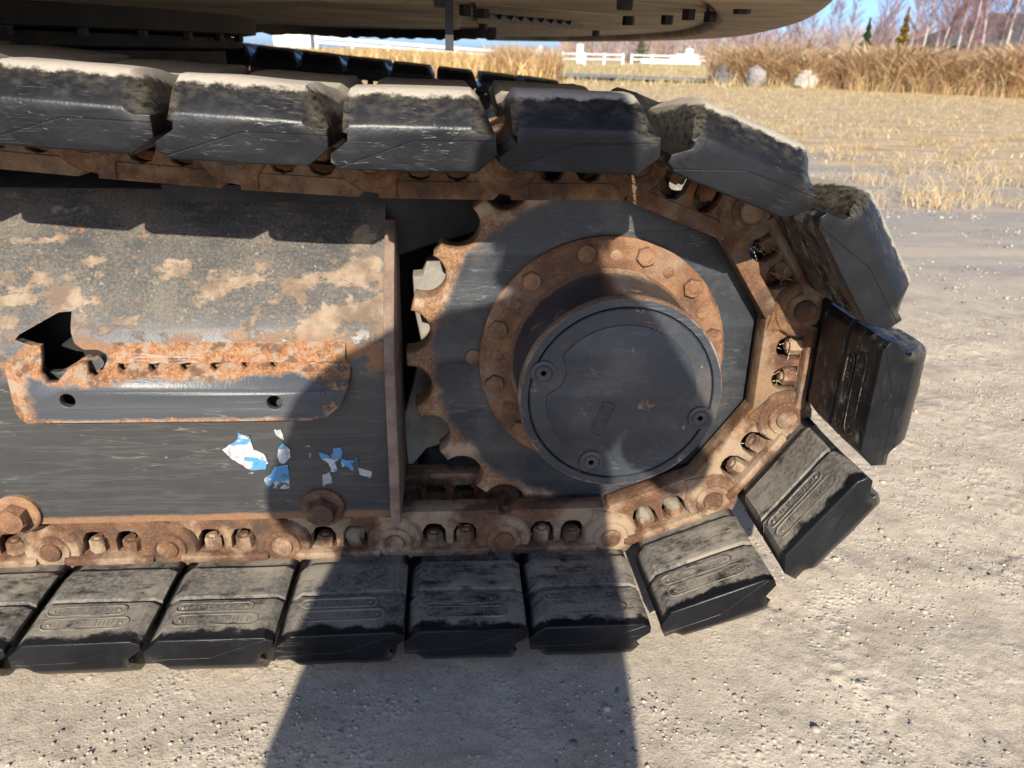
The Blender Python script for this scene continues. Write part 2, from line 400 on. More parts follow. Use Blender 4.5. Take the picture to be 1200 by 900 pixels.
def mat_ground():
    s = N('packed_gravel_and_grass')
    g = s.n('ShaderNodeNewGeometry'); P = g.outputs['Position']
    q = s.n('ShaderNodeSeparateXYZ'); s.set(q.inputs[0], P); X, Y = q.outputs[0], q.outputs[1]
    n0 = s.noise(1.3, 5, .55, P); n1 = s.noise(7, 6, .6, P); n2 = s.noise(45, 6, .65, P); n3 = s.noise(230, 4, .6, P); n4 = s.noise(.35, 5, .55, P)
    dirt = s.ramp(n1, [(.3, (.38, .315, .24)), (.5, (.465, .395, .305)), (.72, (.52, .455, .36))])
    dirt = s.mix(s.math('MULTIPLY', s.step(n2, .52, .68), .45), dirt, (.245, .21, .175))
    dirt = s.mix(s.math('MULTIPLY', s.step(n3, .56, .66), .4), dirt, (.52, .46, .38))
    dirt = s.mix(s.math('MULTIPLY', s.step(n3, .45, .34), .45), dirt, (.13, .12, .105)); n5 = s.noise(420, 3, .6, P); dirt = s.mix(s.math('MULTIPLY', s.step(n5, .46, .36), .3), dirt, (.17, .155, .13)); dirt = s.mix(s.math('MULTIPLY', s.step(n5, .56, .66), .35), dirt, (.54, .485, .40))  # low grain darkened: shade of tiny pits painted into the dirt colour
    # greyer stony belt between lane and grass
    belt = s.math('MULTIPLY', s.step(s.math('ADD', Y, s.math('MULTIPLY', n0, 1.4)), 2.0, 3.2), .75)
    grey = s.mix(s.step(n3, .4, .62), (.17, .165, .155), (.36, .34, .31))
    dirt = s.mix(belt, dirt, s.mix(s.step(s.noise(1.0, 5, .6, s.map(P, (.35, 2.2, 1))), .45, .62), grey, (.40, .34, .27)))
    # straw-coloured short grass
    gm = s.math('ADD', s.math('MULTIPLY', s.math('SUBTRACT', Y, 5.0), .22), s.math('MULTIPLY', s.math('SUBTRACT', s.noise(1.0, 6, .62, s.map(P, (.5, 1.1, 1))), .5), 3.2))
    gmask = s.math('MULTIPLY', s.step(gm, -.15, .35), s.step(s.noise(1.0, 6, .68, s.map(P, (.7, 1.7, 1))), .33, .52, .35, 1))
    straw = s.ramp(s.noise(1.0, 6, .65, s.map(P, (1.5, 3.4, 1))), [(.3, (.30, .215, .12)), (.5, (.46, .345, .20)), (.7, (.58, .46, .29))])
    straw = s.mix(s.math('MULTIPLY', s.step(s.noise(1.0, 5, .6, s.map(P, (.10, .22, 1))), .52, .66), .6), straw, (.25, .24, .09))
    col = s.mix(gmask, dirt, straw)
    h = s.math('ADD', s.math('MULTIPLY', n2, 1.0), s.math('MULTIPLY', n3, .55))
    v = s.voro(95, P); h = s.math('ADD', h, s.math('MULTIPLY', s.step(v, .5, .1), s.math('MULTIPLY', s.step(n1, .5, .64), .8)))
    return s.fin(col, .95, s.bump(h, .5, .0045), spec=.15)

M_rub = mat_rubber()
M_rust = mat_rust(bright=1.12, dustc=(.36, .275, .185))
M_rustL = mat_rust('bright_rust_flange', (.36, .25, .15), 1.6, .35)  # lighter rust tone for the flange ring, plug and bolts
M_frame = mat_frame(); M_guard = mat_guard()
M_spr = mat_radial('sprocket_paint', (.014, .017, .022), (.036, .041, .046), .268, .288)
M_hub = mat_radial('hub_paint', (.019, .023, .029), (.034, .040, .047), .1490, .1520, rim=.008, amount=.8, speck=.640)
M_dark = mat_simple('oily_black_steel', (.012, .012, .013), (.03, .028, .027), 14, .6)
M_gus = mat_simple('dusty_black_plate', (.014, .014, .015), (.045, .042, .037), 9, .8)
M_cast = mat_simple('dusty_grey_casting', (.17, .16, .14), (.34, .31, .26), 16, .95, .6)
M_edge = mat_simple('rusty_plate_edge', (.12, .078, .056), (.26, .19, .14), 26, .9, .5)
M_house = mat_simple('dusty_brown_underside', (.33, .26, .17), (.60, .49, .34), 5, .85, .5, .003, 8, (1, 1, 1))
M_rim = mat_simple('weathered_counterweight', (.24, .175, .11), (.52, .39, .25), 7, .8, .5, .004)
M_panel = mat_simple('grey_machine_panel', (.10, .10, .10), (.16, .155, .15), 5, .5)
M_mud = mat_simple('dried_mud', (.15, .125, .085), (.27, .235, .17), 60, .98, .9, .004)
M_white = mat_simple('white_paint', (.74, .74, .72), (.84, .84, .82), 4, .6, .1)

# ================================================================== GROUND
def axis(lo, d0, d1, hi, step, grow=1.09):
    a = list(np.arange(d0, d1+1e-9, step)); s = step; x = a[0]; pre = []
    while x > lo: s *= grow; x -= s; pre.append(x)
    s = step; x = a[-1]; post = []
    while x < hi: s *= grow; x += s; post.append(x)
    return np.array(pre[::-1]+a+post)
def ground_h(x, y):
    near = np.clip(1-(np.hypot(x, y-1)-3)/6, 0.0, 1)
    h = (fbm2(x*1.7, y*1.7, 3)-.5)*.030*near + (fbm2(x*9, y*9, 4)-.5)*.012*near
    cl = np.clip((fbm2(x*5+9, y*5, 3)-.50)*7, 0, 1)                 # crumbly areas
    h += (fbm2(x*75, y*75, 3)-.45)*.010*cl*near + (fbm2(x*120, y*120, 2)-.5)*.0026*near
    # old track marks running along x
    h += .007*np.sin(y*26+np.sin(x*2.1)*.9+x*1.2)*np.clip(np.sin(x*61+y*5)*2+.9, .3, 1)*np.clip((fbm2(x*2, y*2+4, 2)-.45)*5, 0, 1)*near
    fl = np.clip(1-np.abs(y-.09)/.42, 0, 1)*np.clip((.35-x)/.2, 0, 1); fl = np.clip(fl*2.2, 0, 1)
    h = h*(1-fl*.8)-.006*fl-.002
    far = np.clip((np.hypot(x, y)-8)/30, 0, 1)
    h += (fbm2(x*.25, y*.25, 3)-.5)*.10*far
    emb = np.exp(-((y-30-.18*x)/9.0)**2)*np.clip((2-x)/9, 0, 1)*.12 + np.exp(-((y-62)/5.0)**2)*np.clip((8-x)/20, 0, 1)
    return h+emb
gx = axis(-600, -1.15, 2.2, 900, .0052, 1.06); gy = axis(-400, -.58, 1.3, 1200, .0052, 1.06)
XX, YY = np.meshgrid(gx, gy); xs, ys = XX.ravel(), YY.ravel()
zz = ground_h(xs, ys)
nx, ny = len(gx), len(gy)
ii = (np.arange(ny-1)[:, None]*nx+np.arange(nx-1)[None, :]).ravel()
gme = np_mesh('ground', np.c_[xs, ys, zz], np.c_[ii, ii+1, ii+nx+1, ii+nx], smooth=True)
ground = mobj('ground', gme, mat_ground()); tag(ground, kind='structure')

def ico(sub):
    bm = bmesh.new(); bmesh.ops.create_icosphere(bm, subdivisions=sub, radius=1.0)
    V = np.array([v.co[:] for v in bm.verts]); Fc = np.array([[v.index for v in f.verts] for f in bm.faces]); bm.free(); return V, Fc
def stones(n, xr, yr, smin, smax, pw=3.0, thr=.0):
    V0, F0 = ico(1)
    x = rng.uniform(*xr, n*3); y = rng.uniform(*yr, n*3)
    d = fbm2(x*4+3, y*4, 3); keep = d+rng.uniform(-.12, .12, len(x)) > thr; x, y = x[keep][:n], y[keep][:n]; n = len(x)
    s = smin+(smax-smin)*rng.random(n)**pw
    # keep stones from poking through the shoes
    ok = ~((np.abs(y-.09) < .31) & (x < .3)); x, y, s = x[ok], y[ok], s[ok]; n = len(x)
    z = ground_h(x, y)
    A = rng.uniform(.65, 1.25, (n, 1, 3))*s[:, None, None]; A[:, :, 2] *= .7
    J = 1+rng.uniform(-.38, .30, (n, len(V0), 1))
    W = V0[None]*J*A; th = rng.uniform(0, 2*PI, n); c, q = np.cos(th)[:, None], np.sin(th)[:, None]
    W = np.stack([W[..., 0]*c-W[..., 1]*q+x[:, None], W[..., 0]*q+W[..., 1]*c+y[:, None], W[..., 2]+(z+s*.15)[:, None]], -1)
    Fc = F0[None]+(np.arange(n)*len(V0))[:, None, None]
    t = rng.random((n, 1)); base = np.array([.30, .255, .20])*(1-t)+np.array([.44, .385, .31])*t
    dk = rng.random((n, 1)) < .15; base = np.where(dk, np.array([.15, .15, .155]), base)
    return W.reshape(-1, 3), Fc.reshape(-1, 3), np.repeat(base, len(V0), 0)
parts = [stones(26000, (-1.1, 2.3), (-.62, 1.5), .0010, .0040, 2.5, .50), stones(1500, (-1.2, 2.6), (-.62, 2.2), .002, .0085, 4, .47), stones(5000, (-1, 6), (1.7, 5.5), .003, .012, 3, .50), stones(1800, (-.5, 12), (3.4, 7), .005, .022, 3, .48)]
off = 0; Vs, Fs, Cs = [], [], []
for a, b, c in parts: Vs.append(a); Fs.append(b+off); Cs.append(c); off += len(a)
M_stone = mat_attr('stone_chips', .9)
tag(mobj('gravel', np_mesh('gravel', np.concatenate(Vs), np.concatenate(Fs), False, np.concatenate(Cs)), M_stone), 'loose pale stone chips scattered over the packed gravel', 'gravel', kind='stuff')

# ================================================================== EXCAVATOR
EX = empty('excavator', (0, 0, 0))
tag(EX, 'rusty black crawler excavator on rubber-padded tracks, standing on packed gravel', 'excavator')
Z0 = (0, 0, ZS)
PT = .19; R = PT/(2*math.sin(PI/10.5)); ST = 2*PI/10.5; PHI = math.radians(5.04)

# ---- rubber pad (local x = -travel, y across, z outward)
def section(win, wo, xs_=1.0, top=1.0):
    # ordered outline (x, z)
    p = [(.045, win), (-.106, win), (-.119, win+.007), (-.119, max(win+.010, .031)), (-.0990, .045), (-.0985, .053), (-.1045, max(.0545, wo-.012)), (-.0965, wo), (.040, wo), (.0505, max(wo-.010, .0555)), (.0675, min(.056, wo-.004)), (.069, max(win+.014, .034))]
    return p
st = [(-.210, .0150, .0600), (-.2085, .0135, .0640), (-.196, .0130, .0800), (-.181, .0130, .0950), (-.172, .0130, .0995), (-.150, .0130, .1010), (-.122, .0130, .1010),
      (-.120, .0225, .1010), (-.114, .0225, .1008), (-.110, .0140, .1005), (-.075, .0140, .0980), (-.038, .0140, .0930), (-.034, .0235, .0925), (.03, .0250, .0870), (.090, .0260, .0820), (.130, .0250, .0900), (.180, .0250, .0940), (.214, .0235, .0945), (.218, .0140, .0945), (.330, .0130, .0940), (.352, .0130, .0900), (.376, .0130, .0750), (.390, .0150, .0600)]
bm = bmesh.new(); rings = []
for y, wi, wo in st: rings.append([bm.verts.new((x, y, z)) for x, z in section(wi, wo)])
for a, b in zip(rings, rings[1:]):
    for i in range(12): bm.faces.new((a[i], a[(i+1) % 12], b[(i+1) % 12], b[i]))
bm.faces.new(rings[0]); bm.faces.new(rings[-1][::-1])
pad_me = b2m(bm, 'pad')
pad_me = bake(pad_me, [('BEVEL', dict(width=.0062, segments=3, limit_method='ANGLE', angle_limit=math.radians(24), use_clamp_overlap=True))], 'rubber_pad', 50)
# finer grid so the relief is real
bm = bmesh.new(); bm.from_mesh(pad_me)
bmesh.ops.triangulate(bm, faces=[f for f in bm.faces if len(f.verts) > 4])
for it in range(3):
    le = [e for e in bm.edges if e.calc_length() > .022]
    if le: bmesh.ops.subdivide_edges(bm, edges=le, cuts=1, use_grid_fill=True)
bmesh.ops.triangulate(bm, faces=bm.faces)
pad_me = b2m(bm, 'rubber_pad', 50)
pads_me = []
for k in range(7):
    pm_ = pad_me.copy(); rough_up(pm_, .0034, 7, k+1); rough_up(pm_, .0011, 24, k+11); shade(pm_, 50); pm_.materials.append(M_rub); pads_me.append(pm_)
# embossed lettering plates on the inner face of the pad (worn lozenge outlines with illegible raised marks)
def stadium_ring(cx, cy, L, Wd, t):
    bm = bmesh.new(); n = 10; pts = []
    for s_, a0 in ((1, -90), (-1, 90)):
        for i in range(n+1):
            a = math.radians(a0+180*i/n); pts.append((cx+s_*(L/2-Wd/2)+Wd/2*math.cos(a), cy+Wd/2*math.sin(a)))
    m_ = len(pts); c = Vector((cx, cy))
    R1 = [bm.verts.new((x, y, .0142)) for x, y in pts]; R2 = [bm.verts.new((x, y, .0112)) for x, y in pts]
    inn = []
    for i, (x, y) in enumerate(pts):
        px, py = pts[i-1]; qx, qy = pts[(i+1) % m_]; d = Vector((qx-px, qy-py)).normalized(); nn = Vector((-d.y, d.x))
        inn.append((x+nn.x*t, y+nn.y*t))
    R3 = [bm.verts.new((x, y, .0112)) for x, y in inn]; R4 = [bm.verts.new((x, y, .0142)) for x, y in inn]
    for A_, B_ in ((R1, R2), (R2, R3), (R3, R4)):
        for i in range(m_): bm.faces.new((A_[i], A_[(i+1) % m_], B_[(i+1) % m_], B_[i]))
    return bm
bm = stadium_ring(-.018, -.139, .118, .021, .0016)
b2 = stadium_ring(-.026, -.168, .128, .025, .0016); me_ = b2m(b2); add_mesh(bm, me_)
for (cx, cy, L, hh) in ((-.018, -.139, .085, .010), (-.026, -.168, .098, .012)):
    x = cx-L/2
    while x < cx+L/2:
        wv = random.uniform(.002, .0045)
        if random.random() < .8:
            box(bm, (x+wv/2, cy+random.uniform(-.001, .001), .0127), (wv*.35, hh*random.uniform(.6, 1), .0022))
            if random.random() < .6: box(bm, (x+wv*.7, cy+random.uniform(-.5, .5)*hh*.8, .0128), (wv*.6, .0014, .0020))
        x += wv+.002
for cx, cy in ((-.018-.048, -.139), (-.018+.048, -.139), (-.026-.052, -.168), (-.026+.052, -.168)):
    bmesh.ops.create_uvsphere(bm, u_segments=8, v_segments=5, radius=.0028, matrix=Matrix.Translation((cx, cy, .0138)))
emb_me = b2m(bm, 'embossed_mark', 40); emb_me.materials.append(M_rub)

# ---- link (pair of side plates, bushing) local frame as the pad
def arc(cx, cz, r, a0, a1, n=8): return [(cx+r*math.cos(math.radians(a0+(a1-a0)*i/n)), cz+r*math.sin(math.radians(a0+(a1-a0)*i/n))) for i in range(n+1)]
def link_mesh():
    bm = bmesh.new()
    for side in (0, 1):
        M_ = Matrix.Identity(4) if side == 0 else (Matrix.Translation((0, .18, 0)) @ Matrix.Diagonal((1, -1, 1, 1)))
        out = [(-.060, -.0555), (.066, -.0555), (.088, -.040), (.096, -.02), (.085, .020), (.072, .0225), (-.060, .0225), (-.078, .015), (-.088, -.02), (-.080, -.045)]
        def win(x0, x1): return [(x1, .010), (x1-.005, .016), (x0+.005, .016), (x0, .010), (x0+.001, -.014), (x0+.008, -.026), ((x0+x1)/2, -.030), (x1-.008, -.026), (x1-.001, -.014)]
        body = plate([out, win(-.048, -.007), win(.006, .047)], .010, .036, .0035, 2)
        add_mesh(bm, body, M_)
        rail = plate([[(-.086, -.056), (.078, -.0562), (.086, -.048), (.080, -.031), (-.086, -.031)]], .0075, .046, .0022, 2); add_mesh(bm, rail, M_)
        foot = plate([[(-.070, .0215), (-.072, .010), (-.055, .012), (.055, .012), (.074, .010), (.078, .0215), (.070, .0268), (-.066, .0268)]], -.008, .044, .004, 2); add_mesh(bm, foot, M_)
        # outer boss (front, towards -x) and inner boss (set back, towards +x)
        b1 = lathe_y([(.020, -.003), (.0215, -.0045), (.029, -.004), (.031, .000), (.0435, .001), (.0475, .006), (.0480, .034), (.044, .038)], 40, -.095, 0); add_mesh(bm, b2m(b1), M_)
        b1 = lathe_y([(.040, .034), (.0440, .038), (.0440, .066), (.040, .070)], 36, .095, 0); add_mesh(bm, b2m(b1), M_)
        nk = plate([[(.060, -.045), (.100, -.0425), (.105, .030), (.060, .022)]], .022, .066, .004, 2); add_mesh(bm, nk, M_)
        nk = plate([[(-.102, -.0465), (-.060, -.0545), (-.060, .021), (-.100, .040)]], .0035, .0345, .004, 2); add_mesh(bm, nk, M_)
    add_mesh(bm, b2m(lathe_y([(.029, .030), (.030, .032), (.030, .148), (.029, .150)], 32, .095, 0)))
    me = b2m(bm, 'track_link')
    return me
lk = link_mesh(); 
links_me = []
for k in range(2):
    q = lk.copy(); rough_up(q, .0009, 55, k+4); shade(q, 38); q.materials.append(M_rust); links_me.append(q)
pin_me = b2m(lathe_y([(.012, -.0085), (.0165, -.0075), (.0180, -.0035), (.018, .17)], 32, -.095, 0), 'pin', 40); pin_me.materials.append(M_rust)
nb = hexbolt(.0155, .022, dimple=.004)
bm = bmesh.new(); bm.from_mesh(nb); bmesh.ops.transform(bm, matrix=Matrix.Rotation(-PI/2, 4, 'X'), verts=bm.verts)   # now points along +z ... flipped below
bmesh.ops.transform(bm, matrix=Matrix.Rotation(PI, 4, 'X'), verts=bm.verts) if max(v.co.z for v in bm.verts) > .01 else None
nut_me = b2m(bm, 'nut', 30); nut_me.materials.append(M_rust)
mb = bmesh.new(); bmesh.ops.create_icosphere(mb, subdivisions=3, radius=.0175); mud_me = b2m(mb, 'mud', 180); rough_up(mud_me, .011, 42, 3); rough_up(mud_me, .003, 160, 9); mud_me.transform(Matrix.Diagonal((1.05, .8, 1.0, 1))); mud_me.materials.append(M_mud)

# pins: round the sprocket, along the bottom, along the top run
pins = {}
for k in range(0, 6):
    a = PHI+k*ST; pins[k] = (R*math.sin(a), -R*math.cos(a))
x, z = pins[5]; zt = {6: .3215, 7: .3228, 8: .3330, 9: .3470, 10: .3630, 11: .3790, 12: .3930}
for k in range(6, 13): 
    dz = zt[k]-z; x = x-math.sqrt(PT*PT-dz*dz); z = zt[k]; pins[k] = (x, z)
for k in range(-1, -8, -1): pins[k] = (pins[0][0]+PT*k, pins[0][1])
mudv = {-6: .8, -5: .85, -4: .85, -3: 1.0, -2: .75, -1: .82, 0: .80, 1: .9, 2: .12, 3: .35}
ji = 0
for k in range(-7, 12):
    (ax, az), (bx, bz) = pins[k], pins[k+1]
    al = math.atan2(-(-(bz-az)), -(bx-ax))      # local x axis = A - B
    al = math.atan2((bz-az), (ax-bx)) if True else al
    loc = ((ax+bx)/2, 0, (az+bz)/2+ZS)
    jit = random.uniform(-.012, .012)
    L = mobj('track_link', links_me[k % 2], parent=EX, loc=loc, rot=(0, al, 0)); L['mud'] = mudv.get(k, .1)
    if k in (-6, -5, -4, -3): L['label'] = 'rusty track link caked with beige mud'
    p = mobj('pin', pin_me, parent=L); p['mud'] = mudv.get(k, .1)
    for j, xx in enumerate((-.0275, .0265)):
        nn = mobj('nut', nut_me, parent=L, loc=(xx, .0215, .0135), rot=(random.uniform(-.08, .08), random.uniform(-.08, .08), random.uniform(0, 1))); nn['mud'] = (random.uniform(.3, 1) if k < 3 else .1); nn.scale = (1, 1, random.uniform(.8, 1.12))
    if k in (-3, 0, -1):
        for xx in ((-.027, .0265) if k == 0 else (.027,) if k == -1 else (-.027,)):
            if k == -1: continue
            mobj('mud_clump', mud_me, parent=L, loc=(xx, .022, -.004), rot=(random.random()*3, random.random()*3, 0))
    S = mobj('rubber_pad', pads_me[k % 7], parent=EX, loc=(loc[0], 0, loc[2]), rot=(0, al+jit, 0)); S['mud'] = mudv.get(k, .3)
    E_ = mobj('embossed_mark', emb_me, parent=S, loc=(0, 0, .0006)); E_['mud'] = mudv.get(k, .3)
    if k == 1: S['label'] = 'tilted pad with dried grey mud on its inner face'
    if k == 2: S['label'] = 'steeply tilted black pad with embossed lozenges on its inner face'

V_, F_, C_ = [], [], []
def wisp(p, d, L, r0=.0009):
    p = np.array(p, float); d = np.array(d, float); d /= np.linalg.norm(d); n_ = 5
    for j in range(n_):
        q = p+d*L/n_; d = d+rng.normal(0, .22, 3); d /= np.linalg.norm(d); i0 = len(V_)
        for c, rr in ((p, r0), (q, r0*.8)):
            for a in (0, 2.1, 4.2): V_.append(c+rr*np.array([math.cos(a), math.sin(a)*.5, math.sin(a)])); C_.append((.50, .42, .28))
        for a in range(3): F_.append((i0+a, i0+(a+1) % 3, i0+3+(a+1) % 3, i0+3+a))
        p = q
for (k, lx, n_) in ((2, -.027, 5), (2, .027, 14), (3, .027, 10), (3, -.027, 9), (1, -.027, 4), (-1, .027, 4), (-2, .095, 6), (-3, -.027, 6), (-4, .027, 4), (-2, -.027, 3)):
    (ax, az), (bx, bz) = pins[k], pins[k+1]; ux, uz = (ax-bx)/PT, (az-bz)/PT; wx_, wz_ = -uz, ux
    cx_, cz_ = (ax+bx)/2+ux*lx-wx_*.008, (az+bz)/2+uz*lx-wz_*.008+ZS
    for j in range(n_): wisp((cx_+rng.normal(0, .008), rng.uniform(.012, .030), cz_+rng.normal(0, .007)), rng.normal(0, 1, 3)*[1, .5, 1], rng.uniform(.012, .034), .0006)
me = np_mesh('straw_wisps', np.array(V_), np.array(F_), False, np.array(C_)); me.materials.append(mat_attr('straw', .8))
tag(mobj('straw_wisps', me), 'thin bits of dry straw caught in the windows of the track chain', 'straw', kind='stuff')

# ---- sprocket
def sprocket_outline(n=21):
    pts = []; rs = .0365; Rc = .3235; Rt = .3175; da = 2*PI/n; a0 = math.radians(-85+360/21*0)
    for i in range(n):
        a = a0+i*da; cx, cz = Rc*math.cos(a), Rc*math.sin(a)
        # scallop: arc on the inward side
        for t in np.linspace(-88, 88, 13):
            b = a+PI+math.radians(t)*-1
            pts.append((cx+rs*math.cos(b)*1.0, cz+rs*math.sin(b)*1.0))
    return pts
so = sprocket_outline()
# order check: outline must advance with angle
me = plate([so, circ(0, 0, .10, 48)], .058, .112, .006, 3, 'sprocket', 40)
rough_up(me, .0011, 40, 2); shade(me, 40)
spr = mobj('sprocket', me, M_spr, EX, Z0)
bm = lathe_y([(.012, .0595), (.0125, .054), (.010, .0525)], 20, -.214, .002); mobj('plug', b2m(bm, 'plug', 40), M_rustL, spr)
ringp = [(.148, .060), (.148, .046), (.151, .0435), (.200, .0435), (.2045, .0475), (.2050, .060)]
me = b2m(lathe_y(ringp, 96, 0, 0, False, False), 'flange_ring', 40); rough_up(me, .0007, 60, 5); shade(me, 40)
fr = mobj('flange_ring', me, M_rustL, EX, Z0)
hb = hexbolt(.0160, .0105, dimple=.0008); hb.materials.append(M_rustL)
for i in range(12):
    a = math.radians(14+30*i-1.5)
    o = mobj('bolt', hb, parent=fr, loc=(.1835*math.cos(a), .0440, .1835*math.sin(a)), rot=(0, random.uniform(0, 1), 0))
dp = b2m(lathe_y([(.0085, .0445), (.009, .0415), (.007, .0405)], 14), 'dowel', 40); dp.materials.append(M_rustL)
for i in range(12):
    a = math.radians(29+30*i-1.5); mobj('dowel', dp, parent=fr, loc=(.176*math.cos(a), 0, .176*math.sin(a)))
# ---- hub drum and cover
prof = [(.1555, .0440), (.1535, .036), (.1500, .028), (.1490, .0), (.1485, -.055), (.1480, -.075), (.1485, -.080), (.1520, -.084), (.1530, -.090), (.1530, -.0985), (.1510, -.1025), (.1395, -.1030), (.1385, -.1015), (.1380, -.0950), (.1360, -.0950)]
hub = mobj('hub_drum', b2m(lathe_y(prof, 128, 0, 0, False, True), 'hub_drum', 32), M_hub, EX, Z0)
cov = [(.1360, -.0945), (.1362, -.1015), (.1345, -.1030)]
cv = mobj('cover_plate', b2m(lathe_y(cov, 128, 0, 0, False, True), 'cover_plate', 32), M_hub, EX, Z0)
plugs = [(-.118, .040), (-.039, -.1085), (.1225, -.036)]
def lobe(r0, rho, blend=0):
    pts = []
    for i in range(240):
        a = 2*PI*i/240; r = r0
        for px, pz in plugs:
            rp = math.hypot(px, pz); d = a-math.atan2(pz, px); d = (d+PI) % (2*PI)-PI
            dd = rp*rp*math.cos(d)**2-(rp*rp-rho*rho)
            if abs(d) < PI/2:
                # smooth notch
                if dd > 0: r = min(r, rp*math.cos(d)-math.sqrt(dd))
        pts.append(r)
    r = np.array(pts)
    for _ in range(3): r = (np.roll(r, 1)+r*2+np.roll(r, -1))/4
    return [(r[i]*math.cos(2*PI*i/240), r[i]*math.sin(2*PI*i/240)) for i in range(240)]
bm = bmesh.new(); add_mesh(bm, plate([lobe(.1120, .034)], -.1052, -.1026, .0012, 2))
raised = b2m(bm, 'raised_panel', 40); mobj('raised_panel', raised, M_hub, cv)
for px, pz in plugs:
    pb = lathe_y([(.0185, -.1026), (.0183, -.1062), (.0172, -.1068), (.0135, -.1068), (.0128, -.1056), (.0115, -.1056), (.0108, -.1072), (.0042, -.1072), (.0040, -.1030), (.0035, -.1030)], 36, px, pz)
    mobj('drain_plug', b2m(pb, 'drain_plug', 35), M_hub, cv)
bm = bmesh.new()
Rz = Matrix.Rotation(math.radians(-20), 4, 'Y')
add_mesh(bm, plate([rrect(-.0098, -.029, .0098, .027, .003), rrect(-.0084, -.0276, .0084, .0256, .0025)], -.1068, -.1048, .0004, 1))
for y_ in (.018, .011, .004): box(bm, (0, -.1054, y_), (.011, .0016, .0012))
box(bm, (-.0055, -.1054, .011), (.0014, .0016, .013)); box(bm, (.0055, -.1054, .011), (.0014, .0016, .013))
add_mesh(bm, plate([circ(0, -.018, .0062, 20), circ(0, -.018, .0042, 20)], -.1064, -.1048, .0003, 1))
box(bm, (0, -.1054, -.0075), (.010, .0016, .0014)); box(bm, (0, -.1054, -.0045), (.010, .0016, .0014)); box(bm, (.0045, -.1054, -.006), (.0014, .0016, .004))
lp = b2m(bm, 'label_plate', 40); mobj('level_mark', lp, M_hub, cv, loc=(-.026, 0, -.034), rot=(0, math.radians(20), 0))

# ---- plates and casting behind the sprocket
g = [(-.70, .262), (-.10, .262), (-.08, .222)] + [(-.15, .214), (-.20, .1928), (-.2398, .1812), (-.2892, .1668), (-.336, .150), (-.345, .10), (-.345, -.26), (-.70, -.26)]
gus = mobj('gusset_plate', plate([g], .140, .160, .002, 2), M_gus, EX, Z0)
bk = [(-.26, .118), (-.262, .136), (-.2905, .133), (-.299, .108), (-.315, .1065), (-.313, .04), (-.302, -.02), (-.325, -.11), (-.3415, -.165), (-.336, -.262), (-.325, -.262), (-.2986, -.228), (-.2504, -.2115), (-.222, -.176), (-.12, -.13), (.1, .0), (-.1, .18)]
mb_ = plate([bk], .165, .215, .006, 3); rough_up(mb_, .002, 30, 8); mobj('motor_bracket', mb_, M_cast, EX, Z0)
mobj('motor_housing', b2m(lathe_y([(.12, .10), (.16, .14), (.17, .22), (.14, .34), (.10, .36)], 40), 'motor_housing', 35), M_dark, EX, Z0)
bm = bmesh.new(); box(bm, (-.62, .40, .0), (.86, .012, .52)); box(bm, (-.2, .42, -.15), (.5, .012, .22)); mobj('inner_frame_wall', b2m(bm), M_dark, EX, Z0)

# ---- track frame (profile in y,z extruded along x, with the open pocket cut out)
prof = [(.34, .250), (.158, .252), (.150, .247)]
prof += [(.128, .222), (.094, .182), (.060, .138), (.032, .099), (.014, .072), (.003, .050), (-.003, .030), (-.007, .012), (-.010, -.02), (-.012, -.14), (-.013, -.258)]
inner = [(.003, -.258), (.003, .010), (.016, .050), (.044, .095), (.104, .175), (.164, .236), (.34, .236)]
prof_all = prof+inner
x0, x1 = -2.6, -.3535
bm = bmesh.new(); nxs = 90
rings = []
for i in range(nxs+1):
    xx = x0+(x1-x0)*i/nxs; rings.append([bm.verts.new((xx, y, z)) for y, z in prof_all])
npf = len(prof_all)
for a, b in zip(rings, rings[1:]):
    for i in range(npf): bm.faces.new((a[i], a[(i+1) % npf], b[(i+1) % npf], b[i]))
bm.faces.new(rings[0]); bm.faces.new(rings[-1][::-1])
fme = b2m(bm, 'track_frame')
# cutter for pocket
pocket = [(-.8305+.012, .0960), (-.8943, .0560), (-.8608, .0450), (-.8600, .0200), (-.8500, .0080), (-.8250, .0080), (-.8100, .0230), (-.7990, .0290), (-.7760, .0300), (-.7710, .0200), (-.7810, .0080), (-.7690, .0130), (-.7660, .0330), (-.7800, .0405), (-.8000, .0400), (-.8130, .0500), (-.8180, .0660)]
def chaikin(P):
    o = []
    for i, a in enumerate(P):
        b = P[(i+1) % len(P)]; o += [(a[0]*.86+b[0]*.14, a[1]*.86+b[1]*.14), (a[0]*.14+b[0]*.86, a[1]*.14+b[1]*.86)]
    return o
pocket = [(a-.008*(a < -.82), b) for a, b in chaikin(pocket)]
cut = plate([pocket], -.08, .06, 0, 1)
co = bpy.data.objects.new('cut', cut); COL.objects.link(co)
fme = bake(fme, [('BOOLEAN', dict(operation='DIFFERENCE', solver='EXACT', object=co))], 'track_frame', 30)
bpy.data.objects.remove(co)
fme.materials.clear()
tf = mobj('track_frame', fme, M_frame, EX, Z0)
# dark block standing in for the shade inside the hollow frame box
bm = bmesh.new(); box(bm, (-1.48, .20, -.02), (2.24, .20, .40)); mobj('frame_shade_fill', b2m(bm), M_dark, EX, Z0)
# bottom flange strip, slightly tattered
bm = bmesh.new(); box(bm, (-1.48, .06, -.2515), (2.24, .13, .010)); mobj('bottom_flange', b2m(bm), M_dark, EX, Z0)
